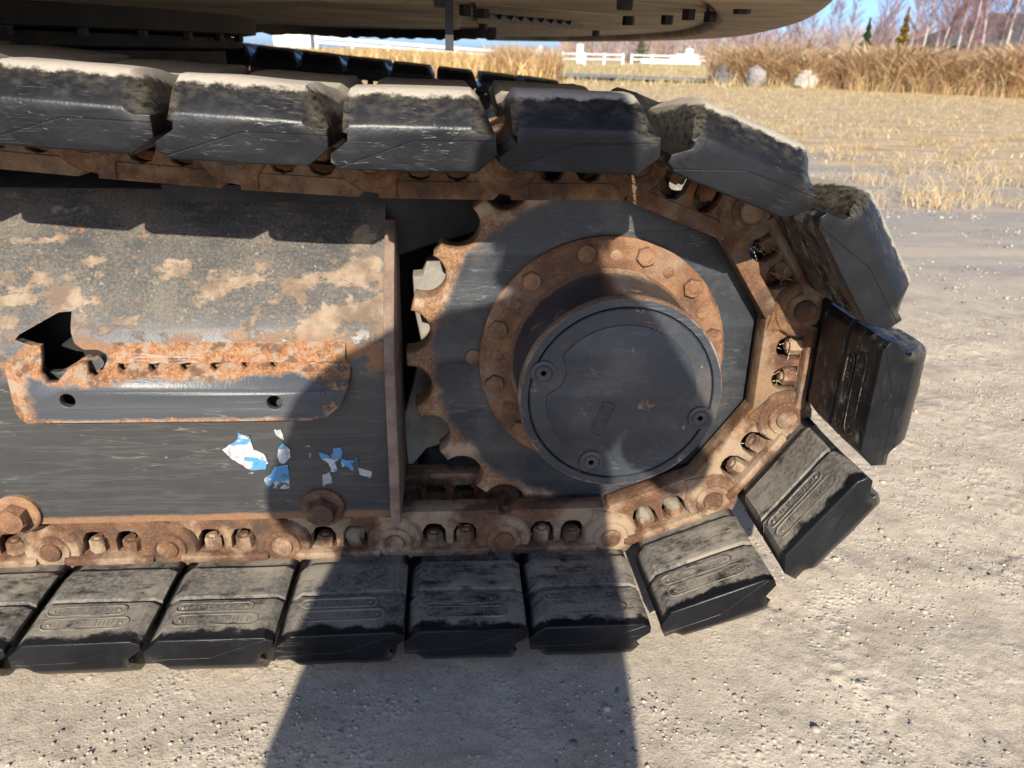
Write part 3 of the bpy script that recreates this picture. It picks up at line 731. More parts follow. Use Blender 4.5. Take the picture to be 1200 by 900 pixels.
# end plate: follows the profile, rusty front edge
ep = [(y-.014, z+.004) for y, z in prof[1:]]
ep = [(.172, .214), (.118, .214)]+[p for p in ep[1:-1] if p[1] < .205]+[(-.030, -.20), (-.034, -.262), (.15, -.262), (.172, -.2)]
bm = bmesh.new()
A_ = [bm.verts.new((-.3535, y, z)) for y, z in ep]; B_ = [bm.verts.new((-.3370, y, z)) for y, z in ep]
for i in range(len(ep)): bm.faces.new((A_[i], A_[(i+1) % len(ep)], B_[(i+1) % len(ep)], B_[i]))
bm.faces.new(A_); bm.faces.new(B_[::-1])
epm = bake(b2m(bm), [('BEVEL', dict(width=.0022, segments=2, limit_method='ANGLE', angle_limit=.6))], 'end_plate', 40)
mobj('end_plate', epm, M_edge, EX, Z0)
# guard: folded step plate with notches along its upper edge and two holes
def notch(cx, r, zt_):
    return [(cx+r*1.1, zt_), (cx+r*.75, zt_-r*.9), (cx, zt_-r*1.35), (cx-r*.8, zt_-r*.8), (cx-r*.9, zt_)]
zt_ = .0265
top = []
for cx in (-.518, -.560, -.604, -.648, -.694, -.738): top += notch(cx, .0078 if cx < -.6 else .0060, zt_)
out = [(-.398, .060), (-.4035, .045), (-.405, .010), (-.409, -.018), (-.420, -.040), (-.440, -.054), (-.468, -.0605), (-.880, -.0590), (-.8905, -.0540), (-.899, -.0450), (-.9195, .020), (-.9400, .0500)]
out += [(-.880, .0475), (-.862, .0455), (-.856, .030), (-.853, .016), (-.840, .006), (-.826, .006), (-.815, .020), (-.803, .026), (-.790, .0265), (-.785, .014), (-.776, .0105), (-.766, .016), (-.763, .0275)]
out += [p for p in top[::-1]]
out += [(-.492, .030), (-.470, .036), (-.445, .041), (-.420, .046)]
gme_ = plate([out, circ(-.8147, -.0220, .0105, 24), circ(-.5169, -.0290, .0110, 24)], -.0480, -.0345, .0025, 2, 'guard_plate')
# lean the upper edge of the guard back to the frame
for v in gme_.vertices:
    t = max(0, v.co.z-.002); v.co.y += min(t*1.05+t*t*6, .05)
    if v.co.x > -.43: v.co.y += (v.co.x+.43)*.95
    if v.co.x < -.885: v.co.y += (-.885-v.co.x)*.75
gp = mobj('guard_plate', gme_, M_guard, EX, Z0)
# return flanges of the guard (bottom lip and ends) back to the frame
bm = bmesh.new(); box(bm, (-.66, -.026, -.0555), (.44, .024, .007)); mobj('guard_lip', b2m(bm), M_guard, gp)
# web joining the guard's upper edge and the frame, cut by the slots
bm = bmesh.new()
def webstrip(a, b, lv):
    n_ = max(2, int((b-a)/.006)); vs = []
    for i in range(n_+1):
        xx = a+(b-a)*i/n_; w_ = .0018*math.sin(xx*310)
        vs.append([bm.verts.new((xx, y+w_*.4, z+w_*.5)) for y, z in lv])
    for p_, q_ in zip(vs, vs[1:]):
        for j in range(len(lv)-1): bm.faces.new((p_[j], q_[j], q_[j+1], p_[j+1]))
slots = [-.738, -.694, -.648, -.604, -.560, -.518]
webstrip(-.758, -.412, [(-.0200, .0258), (-.0140, .0345), (-.0055, .0435), (.0035, .0505)])
ed = []
_unused = [-.758]+[q for c_ in slots for q in (c_-.0062, c_+.0045)]+[-.41]
for a, b in zip(ed[0::2], ed[1::2]): webstrip(a, b, [(-.0375, .0145), (-.0285, .0225), (-.0135, .0345)])
wm = bake(b2m(bm), [('SOLIDIFY', dict(thickness=.006, offset=-1))], 'guard_web', 60); mobj('guard_web', wm, M_guard, gp)
# roller bolts with washers
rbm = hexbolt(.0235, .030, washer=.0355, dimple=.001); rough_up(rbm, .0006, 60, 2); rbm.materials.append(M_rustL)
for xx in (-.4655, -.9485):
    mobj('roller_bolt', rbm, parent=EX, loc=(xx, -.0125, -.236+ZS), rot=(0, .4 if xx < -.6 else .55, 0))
# torn remnants of a blue and white sticker
M_stk = N('torn_sticker'); _n = M_stk.noise(1.0, 2, .5, M_stk.map(M_stk.obj(False), (18, 18, 38), rot=(0, .6, 0)))
_w = M_stk.noise(130, 5, .7); _w2 = M_stk.noise(30, 5, .7)
_c = M_stk.mix(M_stk.step(_n, .50, .53), (.40, .41, .41), (.05, .22, .42)); _c = M_stk.mix(M_stk.math('MULTIPLY', M_stk.step(_w, .5, .62), .6), _c, (.16, .15, .14)); _c = M_stk.mix(M_stk.step(_w2, .56, .62), _c, (.05, .05, .05))
M_stk = M_stk.fin(_c, .7)
M_wht = mat_simple('torn_white_sticker', (.25, .255, .25), (.42, .42, .41), 60, .8, .3)
def px2(x, y): # photo pixel on the side plate -> (x, z) measured from the axle
    d = cF*1.0+cR*((x-600)/890.32)-cU*((y-450)/890.32); t = (-.0135-CAM.y)/d.y; p = CAM+d*t; return (p.x, p.z-ZS)
stk = [([(261, 527), (275, 518), (279, 507), (292, 511), (297, 527), (308, 531), (314, 543), (311, 550), (295, 551), (284, 545)], M_stk), ([(310, 561), (322, 547), (337, 545), (339, 572), (322, 573), (312, 568)], M_stk), ([(325, 533), (331, 519), (340, 527), (341, 535), (333, 543), (327, 540)], M_stk), ([(321, 503), (329, 503), (333, 515), (328, 513)], M_wht),
       ([(373, 530), (386, 534), (391, 525), (399, 524), (400, 536), (392, 541), (396, 550), (388, 553), (386, 545), (376, 537)], M_stk), ([(378, 556), (386, 553), (389, 566), (379, 570)], M_wht), ([(400, 537), (412, 539), (418, 536), (421, 545), (413, 552), (407, 546), (401, 547)], M_stk), ([(420, 548), (436, 552), (434, 560), (421, 556)], M_wht)]
for pts, mm in stk:
    P = [px2(*p) for p in pts]; Q = []
    for i, (a, b) in enumerate(P):
        c_, d_ = P[(i+1) % len(P)]; Q.append((a, b)); Q.append(((a+c_)/2+random.uniform(-.0022, .0022), (b+d_)/2+random.uniform(-.0022, .0022)))
    area = sum(Q[i][0]*Q[(i+1) % len(Q)][1]-Q[(i+1) % len(Q)][0]*Q[i][1] for i in range(len(Q)))
    if area < 0: Q = Q[::-1]
    Q2 = []
    for i, a in enumerate(Q):
        b = Q[(i+1) % len(Q)]; L_ = math.hypot(b[0]-a[0], b[1]-a[1]); k_ = max(1, int(L_/.0025))
        for j in range(k_): t = j/k_; Q2.append((a[0]*(1-t)+b[0]*t+random.uniform(-.0006, .0006), a[1]*(1-t)+b[1]*t+random.uniform(-.0006, .0006)))
    Q = Q2
    mobj('sticker_scrap', plate([Q], -.0142, -.0125, 0, 1), mm, tf)

# ---- upper structure
UZ = .060+CAM.z
edge = [(.179, -.207), (.272, .021), (.412, .422), (.567, .981), (.690, 1.55), (.735, 2.05), (.700, 2.70), (.558, 3.386), (.35, 3.80), (.088, 4.037)]
def smooth_poly(pts, n=5):
    out = []
    for i in range(len(pts)-1):
        p0 = pts[max(i-1, 0)]; p1 = pts[i]; p2 = pts[i+1]; p3 = pts[min(i+2, len(pts)-1)]
        for k in range(n):
            t = k/n; out.append(tuple(.5*((2*p1[j])+(-p0[j]+p2[j])*t+(2*p0[j]-5*p1[j]+4*p2[j]-p3[j])*t*t+(-p0[j]+3*p1[j]-3*p2[j]+p3[j])*t**3) for j in (0, 1)))
    out.append(pts[-1]); return out
E1 = smooth_poly(edge)
def slab(outl, z0, z1, bevel=0, name='slab', holes=()):
    me = plate([outl]+list(holes), 0, z1-z0, bevel, 3, name)         # (x, y=0..h, z=Yworld)
    me.transform(Matrix(((1, 0, 0, 0), (0, 0, 1, 0), (0, 1, 0, z0), (0, 0, 0, 1)))); me.flip_normals(); return me
def ring_inset(pts, d):
    o = []
    for i, p in enumerate(pts):
        a = Vector(pts[max(i-1, 0)]); b = Vector(pts[min(i+1, len(pts)-1)]); t = (b-a).normalized(); o.append((p[0]-t.y*d, p[1]+t.x*d))
    return o
near = [(-2.6, -.12), (-.25, -.12), (-.02, -.22), (.08, -.28), (.14, -.26)]
rim = E1+ring_inset(E1, .16)[::-1]
US = mobj('upper_body', slab(near+E1+[(-.05, 2.9), (-.06, 2.06), (-.13, 2.33), (-.43, 2.75), (-.74, 2.76), (-.91, 2.46), (-1.2, 2.4), (-2.6, 2.3)], UZ+.022, UZ+.95, .0), M_house, EX)
US['label'] = 'dust-brown underside of the slewing upper body and counterweight'
mobj('counterweight_rim', slab(E1+ring_inset(E1[:30], .10)[::-1]+ring_inset(E1[30:], .3)[::-1] if False else rim, UZ, UZ+.3, .016, 'rim'), M_rim, US)
mobj('counterweight_nose', slab([(-.02, -.22), (.08, -.28), (.14, -.26)]+E1[:6]+[(.30, .16), (.16, .02), (.02, -.10)], UZ+.002, UZ+.3, .020, 'nose'), M_rim, US)
# ragged rubber seal on the far edge
bm = bmesh.new(); pts = [(-.07, 2.06), (-.14, 2.32), (-.30, 2.6), (-.43, 2.74), (-.6, 2.76), (-.74, 2.75), (-.91, 2.45), (-.98, 1.9)]
pp = smooth_poly(pts, 8); prev = None
for i, (x, y) in enumerate(pp):
    dz = -.012-.012*abs(math.sin(i*.9))*random.random()
    a = bm.verts.new((x, y, UZ+.04)); b = bm.verts.new((x, y, UZ+dz)); 
    if prev: bm.faces.new((prev[0], a, b, prev[1]))
    prev = (a, b)
mobj('edge_seal', bake(b2m(bm), [('SOLIDIFY', dict(thickness=.02))], 'edge_seal', 40), M_dark, US)
# cover strips, seams and the louvred panel on the underside
def strip(name, pts, z0, z1, mat, bev=.003): return mobj(name, slab(pts, UZ+z0, UZ+z1, bev, name), mat, US)
strip('belly_plate', [(-.45, .12), (-.235, .112), (-.035, .098), (.15, .235), (.25, .42), (.10, .52), (-.21, .235), (-.45, .21)], .010, .030, M_house)
strip('belly_plate', [(-.36, .035), (-.06, -.07), (.06, -.02), (.14, .16), (.10, .19), (-.03, .075), (-.24, .092)], .012, .030, M_house)
strip('belly_plate', [(-1.1, .45), (-.45, .30), (-.23, .34), (-.21, 1.9), (-1.1, 1.8)], .008, .030, M_house)
vp = strip('louvre_panel', [(-.205, .29), (.085, .52), (.150, .90), (.045, 1.36), (-.165, 1.40)], .009, .030, M_house)
for i in range(9):
    t = i/8; cx = -.13+t*.20; cy = .62+t*.25
    bm = bmesh.new(); box(bm, (cx, cy+.12, UZ+.006), (.010, .34, .010), Matrix.Rotation(math.radians(-14), 4, 'Z') @ Matrix.Rotation(.5, 4, 'Y'))
    mobj('louvre', b2m(bm, 'louvre'), M_dark, vp)
bh = hexbolt(.012, .016); bm = bmesh.new(); bm.from_mesh(bh); bmesh.ops.transform(bm, matrix=Matrix.Rotation(PI/2, 4, 'X'), verts=bm.verts)
if max(v.co.z for v in bm.verts) > .01: bmesh.ops.transform(bm, matrix=Matrix.Rotation(PI, 4, 'X'), verts=bm.verts)
bhm = b2m(bm, 'bolt', 30); bhm.materials.append(M_dark)
for (x, y) in [(-.259, .066), (-.220, .324), (-.188, .404), (-.155, 1.205), (-.016, .001), (.113, .569), (.168, .476), (.144, .252), (.202, .321), (.151, .02), (.239, 1.649)]:
    mobj('bolt', bhm, parent=US, loc=(x, y, UZ+.010), rot=(0, 0, random.random()))
# hanging strap
bm = bmesh.new(); box(bm, (-.2485, .0, UZ+.022), (.0110, .004, .165)); mobj('hanging_strap', b2m(bm), M_dark, US)
# slewing ring: three stacked discs
def disc_z(cx, cy, prof, n=80):
    bm = lathe_y([(r, z) for r, z in prof], n); bmesh.ops.transform(bm, matrix=Matrix(((1, 0, 0, cx), (0, 0, -1, cy), (0, 1, 0, 0), (0, 0, 0, 1))), verts=bm.verts); return b2m(bm, 'disc', 35)
def ringm(r, z0, z1): return disc_z(-1.68, 1.15, [(r-.03, ZS+z0), (r, ZS+z0+.004), (r, ZS+z1-.004), (r-.03, ZS+z1)])
sw = mobj('slewing_ring', ringm(.90, .4865, .62), M_dark, EX)
mobj('bearing_race', ringm(.86, .4530, .484), M_gus, sw); mobj('bearing_seat', ringm(.81, .405, .4515), M_gus, sw)
for a in range(-60, 40, 9):
    t = math.radians(a-40); mobj('bolt', bhm, parent=sw, loc=(-1.68+.88*math.cos(t), 1.15+.88*math.sin(t), ZS+.4875))
bm = bmesh.new(); box(bm, (-1.75, 1.2, ZS+.2), (1.1, 1.75, .34)); box(bm, (-1.3, .5, ZS+.22), (.5, .5, .20)); mobj('car_body', b2m(bm), M_dark, EX)

# ---- the far track
FY = 2.38
fpts = [(.62, .02), (.60, .13)]
xs_ = .40
farpins = []
for k in range(0, 12):
    x = .235-.1875*k; z = .250+.0165*k if k < 9 else .250+.0165*9
    farpins.append((x, z))
for k in range(11):
    (ax, az), (bx, bz) = farpins[k], farpins[k+1]
    al = math.atan2((bz-az), (ax-bx)); al = math.atan2((bz-az), (ax-bx))
    S = mobj('rubber_pad', pads_me[k % 7], parent=EX, loc=((ax+bx)/2+.03, FY+.21, (az+bz)/2+ZS), rot=(0, al, 0)); S['mud'] = .2
    if 2 < k < 9: mobj('track_link', links_me[0], parent=EX, loc=((ax+bx)/2, FY+.21, (az+bz)/2+ZS), rot=(0, al, 0))
for k, (x, z, a) in enumerate([(.34, .19, .7), (.43, .04, 1.3), (.42, -.13, 1.9), (.33, -.27, 2.5)]):
    S = mobj('rubber_pad', pads_me[k % 7], parent=EX, loc=(x, FY+.21, z+ZS), rot=(0, a, 0)); S['mud'] = .2
for k in range(10):
    S = mobj('rubber_pad', pads_me[k % 7], parent=EX, loc=(.15-.19*k, FY+.21, -R+ZS), rot=(0, PI, 0)); S['mud'] = .2
bm = bmesh.new(); box(bm, (-.95, FY+.30, .0+ZS), (1.5, .30, .42)); mobj('far_track_frame', b2m(bm), M_dark, EX)
mobj('far_sprocket', plate([so], FY+.27, FY+.32, .004, 2), M_dark, EX, Z0)

# ================================================================== VEGETATION
M_blade = mat_attr('dry_grass_blades', .75, .35)
def blades(n, px, py, hmin, hmax, wd, lean, cols, seed, segs=3, plume=0.0, z0=None):
    r = np.random.default_rng(seed); n = len(px)
    h = (hmin+(hmax-hmin)*r.random(n))*((.55+.9*fbm2(px*.55+seed, py*.55, 3)) if plume else 1); az = r.uniform(0, 2*PI, n); ln = lean*h*(.2+r.random(n)*1.0)
    fx, fy = np.cos(az), np.sin(az); ta = r.uniform(0, PI, n); wx, wy = np.cos(ta), np.sin(ta)
    z = ground_h(px, py) if z0 is None else z0
    ww = wd*(.5+r.random(n))
    V = []; 
    for k in range(segs+1):
        t = k/segs; bx = px+fx*ln*t**2; by = py+fy*ln*t**2; bz = z-.01+h*(t-.22*lean*t*t)
        hw = ww*(1-t*.85)/2
        if plume and k == segs-1: hw = hw+ww*plume
        V.append(np.stack([bx-wx*hw, by-wy*hw, bz], -1)); V.append(np.stack([bx+wx*hw, by+wy*hw, bz], -1))
    V = np.stack(V, 1); m_ = V.shape[1]
    F_ = []
    for k in range(segs): F_.append([2*k, 2*k+1, 2*k+3, 2*k+2])
    F_ = np.array(F_)[None]+(np.arange(n)*m_)[:, None, None]
    cols = np.array(cols); c0 = cols[r.integers(0, len(cols), n)]*(.75+.5*r.random((n, 1)))
    return V.reshape(-1, 3), F_.reshape(-1, 4), np.repeat(c0, m_, 0)
def join(lst):
    off = 0; a, b, c = [], [], []
    for v, f, k in lst: a.append(v); b.append(f+off); c.append(k); off += len(v)
    return np.concatenate(a), np.concatenate(b), np.concatenate(c)
REED = [(.60, .43, .23), (.48, .30, .17), (.66, .50, .28), (.42, .23, .14), (.74, .60, .38), (.46, .40, .18), (.50, .28, .17), (.36, .22, .15)]
STRAW = [(.54, .40, .21), (.64, .49, .28), (.44, .31, .16), (.38, .31, .14), (.70, .56, .35)]
def clump_pts(nc, per, fx, fy, sd, seed):
    r = np.random.default_rng(seed); cx, cy = fx(r, nc), fy(r, nc)
    x = np.repeat(cx, per)+r.normal(0, sd, nc*per); y = np.repeat(cy, per)+r.normal(0, sd, nc*per); return x, y
# tall reed bank right of the field: front edge runs from (8.6, 26.5) to (17, 20.5)
def bank(n, seed):
    r = np.random.default_rng(seed); x = r.uniform(8.2, 34, n*2); fr = np.interp(x, [8.2, 9.5, 11.5, 16, 34], [28.5, 27.2, 24.5, 21.2, 14.5]); d = np.abs(r.normal(0, 1, n*2))*2.8+r.uniform(-.5, .5, n*2)
    y = fr+d; g = fbm2(x*.9, y*.9+3, 3)+r.uniform(-.14, .14, n*2); k = (g > .45) & (x > -.1+.324*(y+1.1)+.25*np.sin(y*2.3)); return x[k][:n], y[k][:n]
x, y = bank(60000, 1)
LA = [blades(0, x, y, .6, 1.75, .017, .95, REED, 2, 4, .8)]
r_ = np.random.default_rng(5); x, y = bank(9000, 9)
LA.append(blades(0, x, y, .4, .9, .03, .8, [(.60, .45, .22), (.50, .42, .17), (.66, .5, .28)], 6, 3))
tag(mobj('reed_bank', np_mesh('reed_bank', *[q for q in join(LA)][:2], False, join(LA)[2]), M_blade), 'tall russet and straw reeds along the right side of the field', 'reeds', kind='stuff')
# reed field seen under the machine, left of the centre
n = 34000; r_ = np.random.default_rng(12)
x = r_.uniform(-22, 4.3, n*2); y = 22+np.abs(r_.normal(0, 1, n*2))*9-.5*np.sin(x)
g = fbm2(x*.7, y*.7, 3)+r_.uniform(-.2, .2, n*2); k = (g > .42) & (x < -.35+.129*(y+1.1)+.25*np.sin(y*3)); x, y = x[k][:n], y[k][:n]
LB = [blades(0, x, y, .45, .98, .025, .5, [(.62, .45, .20), (.55, .38, .17), (.66, .50, .25), (.48, .30, .14)], 13, 3, .5)]
cx, cy = clump_pts(70, 60, lambda r, n: r.uniform(1.2, 2.75, n), lambda r, n: r.uniform(22.0, 25, n), .16, 14)
LB.append(blades(0, cx, cy, .7, 1.35, .02, .4, REED, 15, 3, .6))
tag(mobj('reed_field', np_mesh('reed_field', *[q for q in join(LB)][:2], False, join(LB)[2]), M_blade), 'golden dry reeds covering the low bank seen beneath the machine body', 'reeds', kind='stuff')
# short straw grass of the field, in tufts
LC = []
n = 30000; r_ = np.random.default_rng(21)
n = 80000; x = r_.uniform(-3, 30, n*3); y = 3.6+22*r_.random(n*3)**1.35
g = fbm2(x*.55+2, y*1.1, 4)+r_.uniform(-.16, .16, n*3); k = (g > .62-.026*(y-3.6)) & (x > -2.5) & ~((np.abs(y-FY-.3) < .5) & (x < .7)) & (x < 30)
x, y = x[k][:n], y[k][:n]; LC.append(blades(0, x, y, .03, .11, .012, 1.3, STRAW, 22, 2))
x = r_.uniform(2, 40, 26000); y = 24+60*r_.random(26000)**1.4; k = (x > -.3+.135*(y+1.1)) & ~((np.abs(y-(33.5-.6*(x-2.6))) < 2.4) & (x < 10)); x, y = x[k], y[k]
LC.append(blades(0, x, y, .10, .30, .035, .8, STRAW+[(.30, .32, .12), (.36, .36, .15)], 27, 2))
cx, cy = clump_pts(160, 40, lambda r, n: r.uniform(1.5, 14, n), lambda r, n: r.uniform(3.9, 9, n), .05, 23)
LC.append(blades(0, cx, cy, .05, .16, .006, 1.0, STRAW, 24, 2))
cx, cy = clump_pts(26, 46, lambda r, n: r.uniform(2.6, 5.2, n), lambda r, n: 3.8+1.9*r.random(n)**1.5, .09, 25)
LC.append(blades(0, cx, cy, .05, .20, .006, 1.0, STRAW[:2]+[(.66, .52, .32)], 26, 2))
tag(mobj('dry_grass', np_mesh('dry_grass', *[q for q in join(LC)][:2], False, join(LC)[2]), M_blade), 'short straw-coloured grass growing in tufts across the field', 'grass', kind='stuff')
# grey road strip bending away in the field
bm = bmesh.new(); prev = None
M_road = mat_simple('grey_road', (.20, .20, .21), (.28, .275, .28), 3, .9, .3)
for i in range(24):
    t = i/23; x = 2.6+8.4*t; y = 33.5-5.0*t-1.2*math.sin(t*3); wd = 7.5*(1-t)+.8
    zz_ = .11
    a = bm.verts.new((x, y-wd/2, zz_)); b = bm.verts.new((x, y+wd/2, zz_))
    if prev: bm.faces.new((prev[0], a, b, prev[1]))
    prev = (a, b)
tag(mobj('road', b2m(bm, 'road'), M_road), kind='structure')

# boulders
def boulder(loc, s, col, label, seed):
    bm = bmesh.new(); bmesh.ops.create_icosphere(bm, subdivisions=4, radius=1); me = b2m(bm, 'boulder', 180)
    rough_up(me, .34, 1.1, seed); rough_up(me, .08, 4, seed+1); me.transform(Matrix.Diagonal((*s, 1))); shade(me, 28)
    o = mobj('boulder', me, mat_simple('boulder_stone', tuple(c*.55 for c in col), col, 3, .95, .6, .03), loc=loc, rot=(0, .25, seed)); tag(o, label, 'boulder', 'boulders at the edge of the reeds')
boulder((9.55, 27.3, .28), (.42, .35, .45), (.22, .215, .22), 'dark grey boulder at the left end of the right reed bank', 1)
boulder((10.05, 25.7, .28), (.38, .34, .36), (.38, .34, .33), 'pinkish grey boulder half hidden in the reeds, middle one of three', 2)
boulder((11.4, 24.8, .26), (.36, .30, .34), (.62, .58, .50), 'bright cream boulder leaning at the front of the right reed bank', 3)
boulder((2.42, 22.4, .50), (.26, .25, .62), (.60, .52, .42), 'tall pale boulder standing among the reeds beneath the machine body', 4)
boulder((1.62, 22.3, .34), (.36, .3, .42), (.55, .51, .47), 'small rounded pale boulder just behind the far track', 5)

# white rail fences
def rail_fence(name, pts, h, lab, posts, rails=2, th=.16):
    root = empty(name, (pts[0][0], pts[0][1], pts[0][2])); tag(root, lab, 'fence', 'white rail fences across the field'); b0 = Vector(pts[0])
    P = [Vector(p)-b0 for p in pts]
    for q in range(rails):
        for a, b in zip(P, P[1:]):
            d = b-a; bm = bmesh.new(); box(bm, (0, 0, 0), (d.length, .06, th)); 
            me = b2m(bm, 'rail'); rot = d.to_track_quat('X', 'Z').to_euler(); mid = (a+b)/2
            mobj('rail', me, M_white, root, (mid.x, mid.y, mid.z+h-.1-q*(h-.1)*.45), rot)
    tot = sum((b-a).length for a, b in zip(P, P[1:]))
    for i in range(posts):
        t = i/(posts-1)*tot; acc = 0
        for a, b in zip(P, P[1:]):
            l_ = (b-a).length
            if t <= acc+l_+1e-6: p = a+(b-a)*((t-acc)/l_); break
            acc += l_
        bm = bmesh.new(); box(bm, (0, 0, 0), (.2, .2, h+.35)); mobj('post', b2m(bm, 'post'), M_white, root, (p.x, p.y+.14, p.z+h/2-.17))
rail_fence('rail_fence', [(9.1, 66, 0), (15.3, 72, 0)], .95, 'short white rail fence left of the gap, behind the grey road', 4, 2, .13)
rail_fence('rail_fence', [(17.9, 80, 0), (22.6, 83, 0), (27.8, 86, .0)], .95, 'white rail fence right of the gap, running to the right reed bank', 5, 2, .13)
rail_fence('rail_fence', [(-9.8, 60, .86), (-2, 60, .48), (4.8, 62, .15), (8.6, 66, .0)], .78, 'long white rail fence sloping down over the golden reeds', 9, 2, .14)
# white parapets of a small bridge and a machine shed
def block(name, loc, s, mat, lab, cat, roof=None, rot=0):
    root = empty(name, loc); root.rotation_euler.z = rot; tag(root, lab, cat)
    bm = bmesh.new(); box(bm, (0, 0, s[2]/2), s); mobj('wall', b2m(bm, 'wall'), mat, root)
    if roof is not None:
        bm = bmesh.new(); v = [bm.verts.new(p) for p in ((-s[0]*.54, -s[1]*.56, s[2]+.02), (s[0]*.54, -s[1]*.56, s[2]+.02), (s[0]*.54, s[1]*.56, s[2]+.02), (-s[0]*.54, s[1]*.56, s[2]+.02), (-s[0]*roof[1], 0, s[2]+roof[0]), (s[0]*.54, 0, s[2]+roof[0]))]
        for f in ((0, 1, 5, 4), (2, 3, 4, 5), (3, 0, 4), (1, 2, 5), (0, 3, 2, 1)): bm.faces.new([v[i] for i in f])
        mobj('roof', b2m(bm, 'roof'), roof[2], root)
    return root
M_roof = mat_simple('weathered_grey_roof', (.055, .058, .062), (.095, .097, .10), .8, .9)
M_wall = mat_simple('dark_shed_boards', (.035, .035, .042), (.07, .068, .075), 1.2, .8, sc=(4, 4, .4))
sh = block('barn', (93, 112, 0), (46, 16, 3.0), M_wall, 'long dark barn with a grey hipped roof behind the birches', 'barn', (4.6, .34, M_roof), -.25)
for i in range(9):
    bm = bmesh.new(); box(bm, (-20+5*i, -8.05, 1.3), (2.4, .12, 2.2)); mobj('door', b2m(bm, 'door'), M_dark, sh)
wb = block('parapet', (25.6, 94, 0), (7, .8, .5), M_white, 'low white parapet with a raised block behind the right rail fence', 'wall')
bm = bmesh.new(); box(bm, (1.9, 0, .78), (2.6, .9, .6)); mobj('block', b2m(bm), M_white, wb)
bm = bmesh.new(); box(bm, (2.1, 0, 1.35), (.8, .8, .6)); mobj('block', b2m(bm), M_white, wb)
block('pillar', (12.3, 78, 0), (.6, .6, 1.7), M_white, 'small white pillar behind the left rail fence', 'pillar')
block('parked_truck', (-11.5, 61, .80), (2.6, 2.2, .98), M_white, 'white box body of a vehicle above the reeds at far left', 'truck')

# ---- trees
def tube(V, Fc, C, p0, p1, r0, r1, col, ns=4):
    d = p1-p0; L = np.linalg.norm(d)
    if L < 1e-6: return
    d = d/L; a = np.cross(d, [0, 0, 1.0]); 
    if np.linalg.norm(a) < .01: a = np.array([1., 0, 0])
    a /= np.linalg.norm(a); b = np.cross(d, a); i0 = len(V)
    for p, r in ((p0, r0), (p1, r1)):
        for k in range(ns):
            t = 2*PI*k/ns; V.append(p+r*(a*math.cos(t)+b*math.sin(t))); C.append(col)
    for k in range(ns): Fc.append((i0+k, i0+(k+1) % ns, i0+ns+(k+1) % ns, i0+ns+k))
def birch(seed, H=8.0, tw=1.0, twc=((.24, .13, .135), (.30, .18, .18), (.20, .125, .12))):
    r = np.random.default_rng(seed); T = ([], [], []); B = ([], [], [])
    lean = r.normal(0, .04, 2); pts = []; p = np.array([0., 0., -.2]); n = 9
    for i in range(n+1):
        pts.append(p.copy()); p = p+np.array([lean[0]+r.normal(0, .03), lean[1]+r.normal(0, .03), 1.0])*H/n
    for i in range(n):
        c = np.array([.40, .365, .34])*(1-.35*i/n)+np.array([.40, .25, .22])*(.35*i/n); c = c*r.uniform(.8, 1.08)
        tube(*T, pts[i], pts[i+1], .058*(1-i/n)+.016, .058*(1-(i+1)/n)+.016, tuple(c), 6)
    for k in range(46):
        t = r.uniform(.22, .98); i = min(int(t*n), n-1); f = t*n-i; base = pts[i]*(1-f)+pts[i+1]*f
        az = r.uniform(0, 2*PI); L = H*(.10+.20*(1-t))*r.uniform(.7, 1.2); up = r.uniform(.9, 1.7)
        d = np.array([math.cos(az), math.sin(az), up]); d /= np.linalg.norm(d); q = base; m_ = 4
        for j in range(m_):
            q2 = q+(d+r.normal(0, .13, 3))*L/m_; cc = twc[r.integers(0, 3)]
            tube(*B, q, q2, .016*(1-j/m_)+.007, .016*(1-(j+1)/m_)+.006, cc, 3)
            for s_ in range(int(6*tw)):
                dd = d+r.normal(0, .55, 3); dd /= np.linalg.norm(dd); l2 = L*r.uniform(.18, .42); st_ = q+(q2-q)*r.random()
                tube(*B, st_, st_+dd*l2+np.array([0, 0, l2*.15]), .0065, .004, cc, 3)
            q = q2
    return np_mesh('trunk', *map(np.array, T[:2]), True, np.array(T[2])), np_mesh('crown', *map(np.array, B[:2]), False, np.array(B[2]))
M_bark = mat_attr('tree_bark', .85)
variants = [birch(100+i) for i in range(6)]
for a, b in variants: a.materials.append(M_bark); b.materials.append(M_bark)
def place_tree(name, v, x, y, s, lab, group, cat='tree'):
    root = empty(name, (x, y, 0)); tag(root, lab, cat, group); rz = random.uniform(0, 6)
    for nm, me in (('trunk', v[0]), ('crown', v[1])):
        o = mobj(nm, me, parent=root); o.scale = (s, s, s*random.uniform(.95, 1.08)); o.rotation_euler.z = rz
    return root
# near birches in front of the barn, then smaller ones to the left
cR2 = Vector((cF.x, cF.y, 0)).normalized()
def at(px, D):   # a point on the ground at picture column px (near the horizon) and distance D along y
    d = cF+cR*((px-600)/890.32)-cU*((70-450)/890.32); return CAM.x+d.x*D/d.y, CAM.y+D
near_b = [(1078, 46, 1.05), (1092, 60, 1.15), (1104, 52, 1.1), (1118, 44, 1.1), (1131, 58, 1.2), (1141, 66, 1.15), (1150, 47, 1.2), (1163, 55, 1.15), (1174, 43, 1.2), (1186, 51, 1.2), (1195, 62, 1.3), (1215, 50, 1.2), (1098, 40, .8), (1128, 39, .85), (1238, 45, 1.2)]
ORD = ['leftmost', 'second from left', 'third from left', 'fourth from left', 'fifth from left', 'sixth from left', 'seventh from left', 'eighth from left', 'ninth from left', 'tenth from left', 'eleventh from left', 'twelfth from left', 'thirteenth from left', 'fourteenth from left', 'fifteenth from left', 'sixteenth from left', 'seventeenth from left', 'eighteenth from left', 'nineteenth from left', 'twentieth from left', 'second from right', 'rightmost']
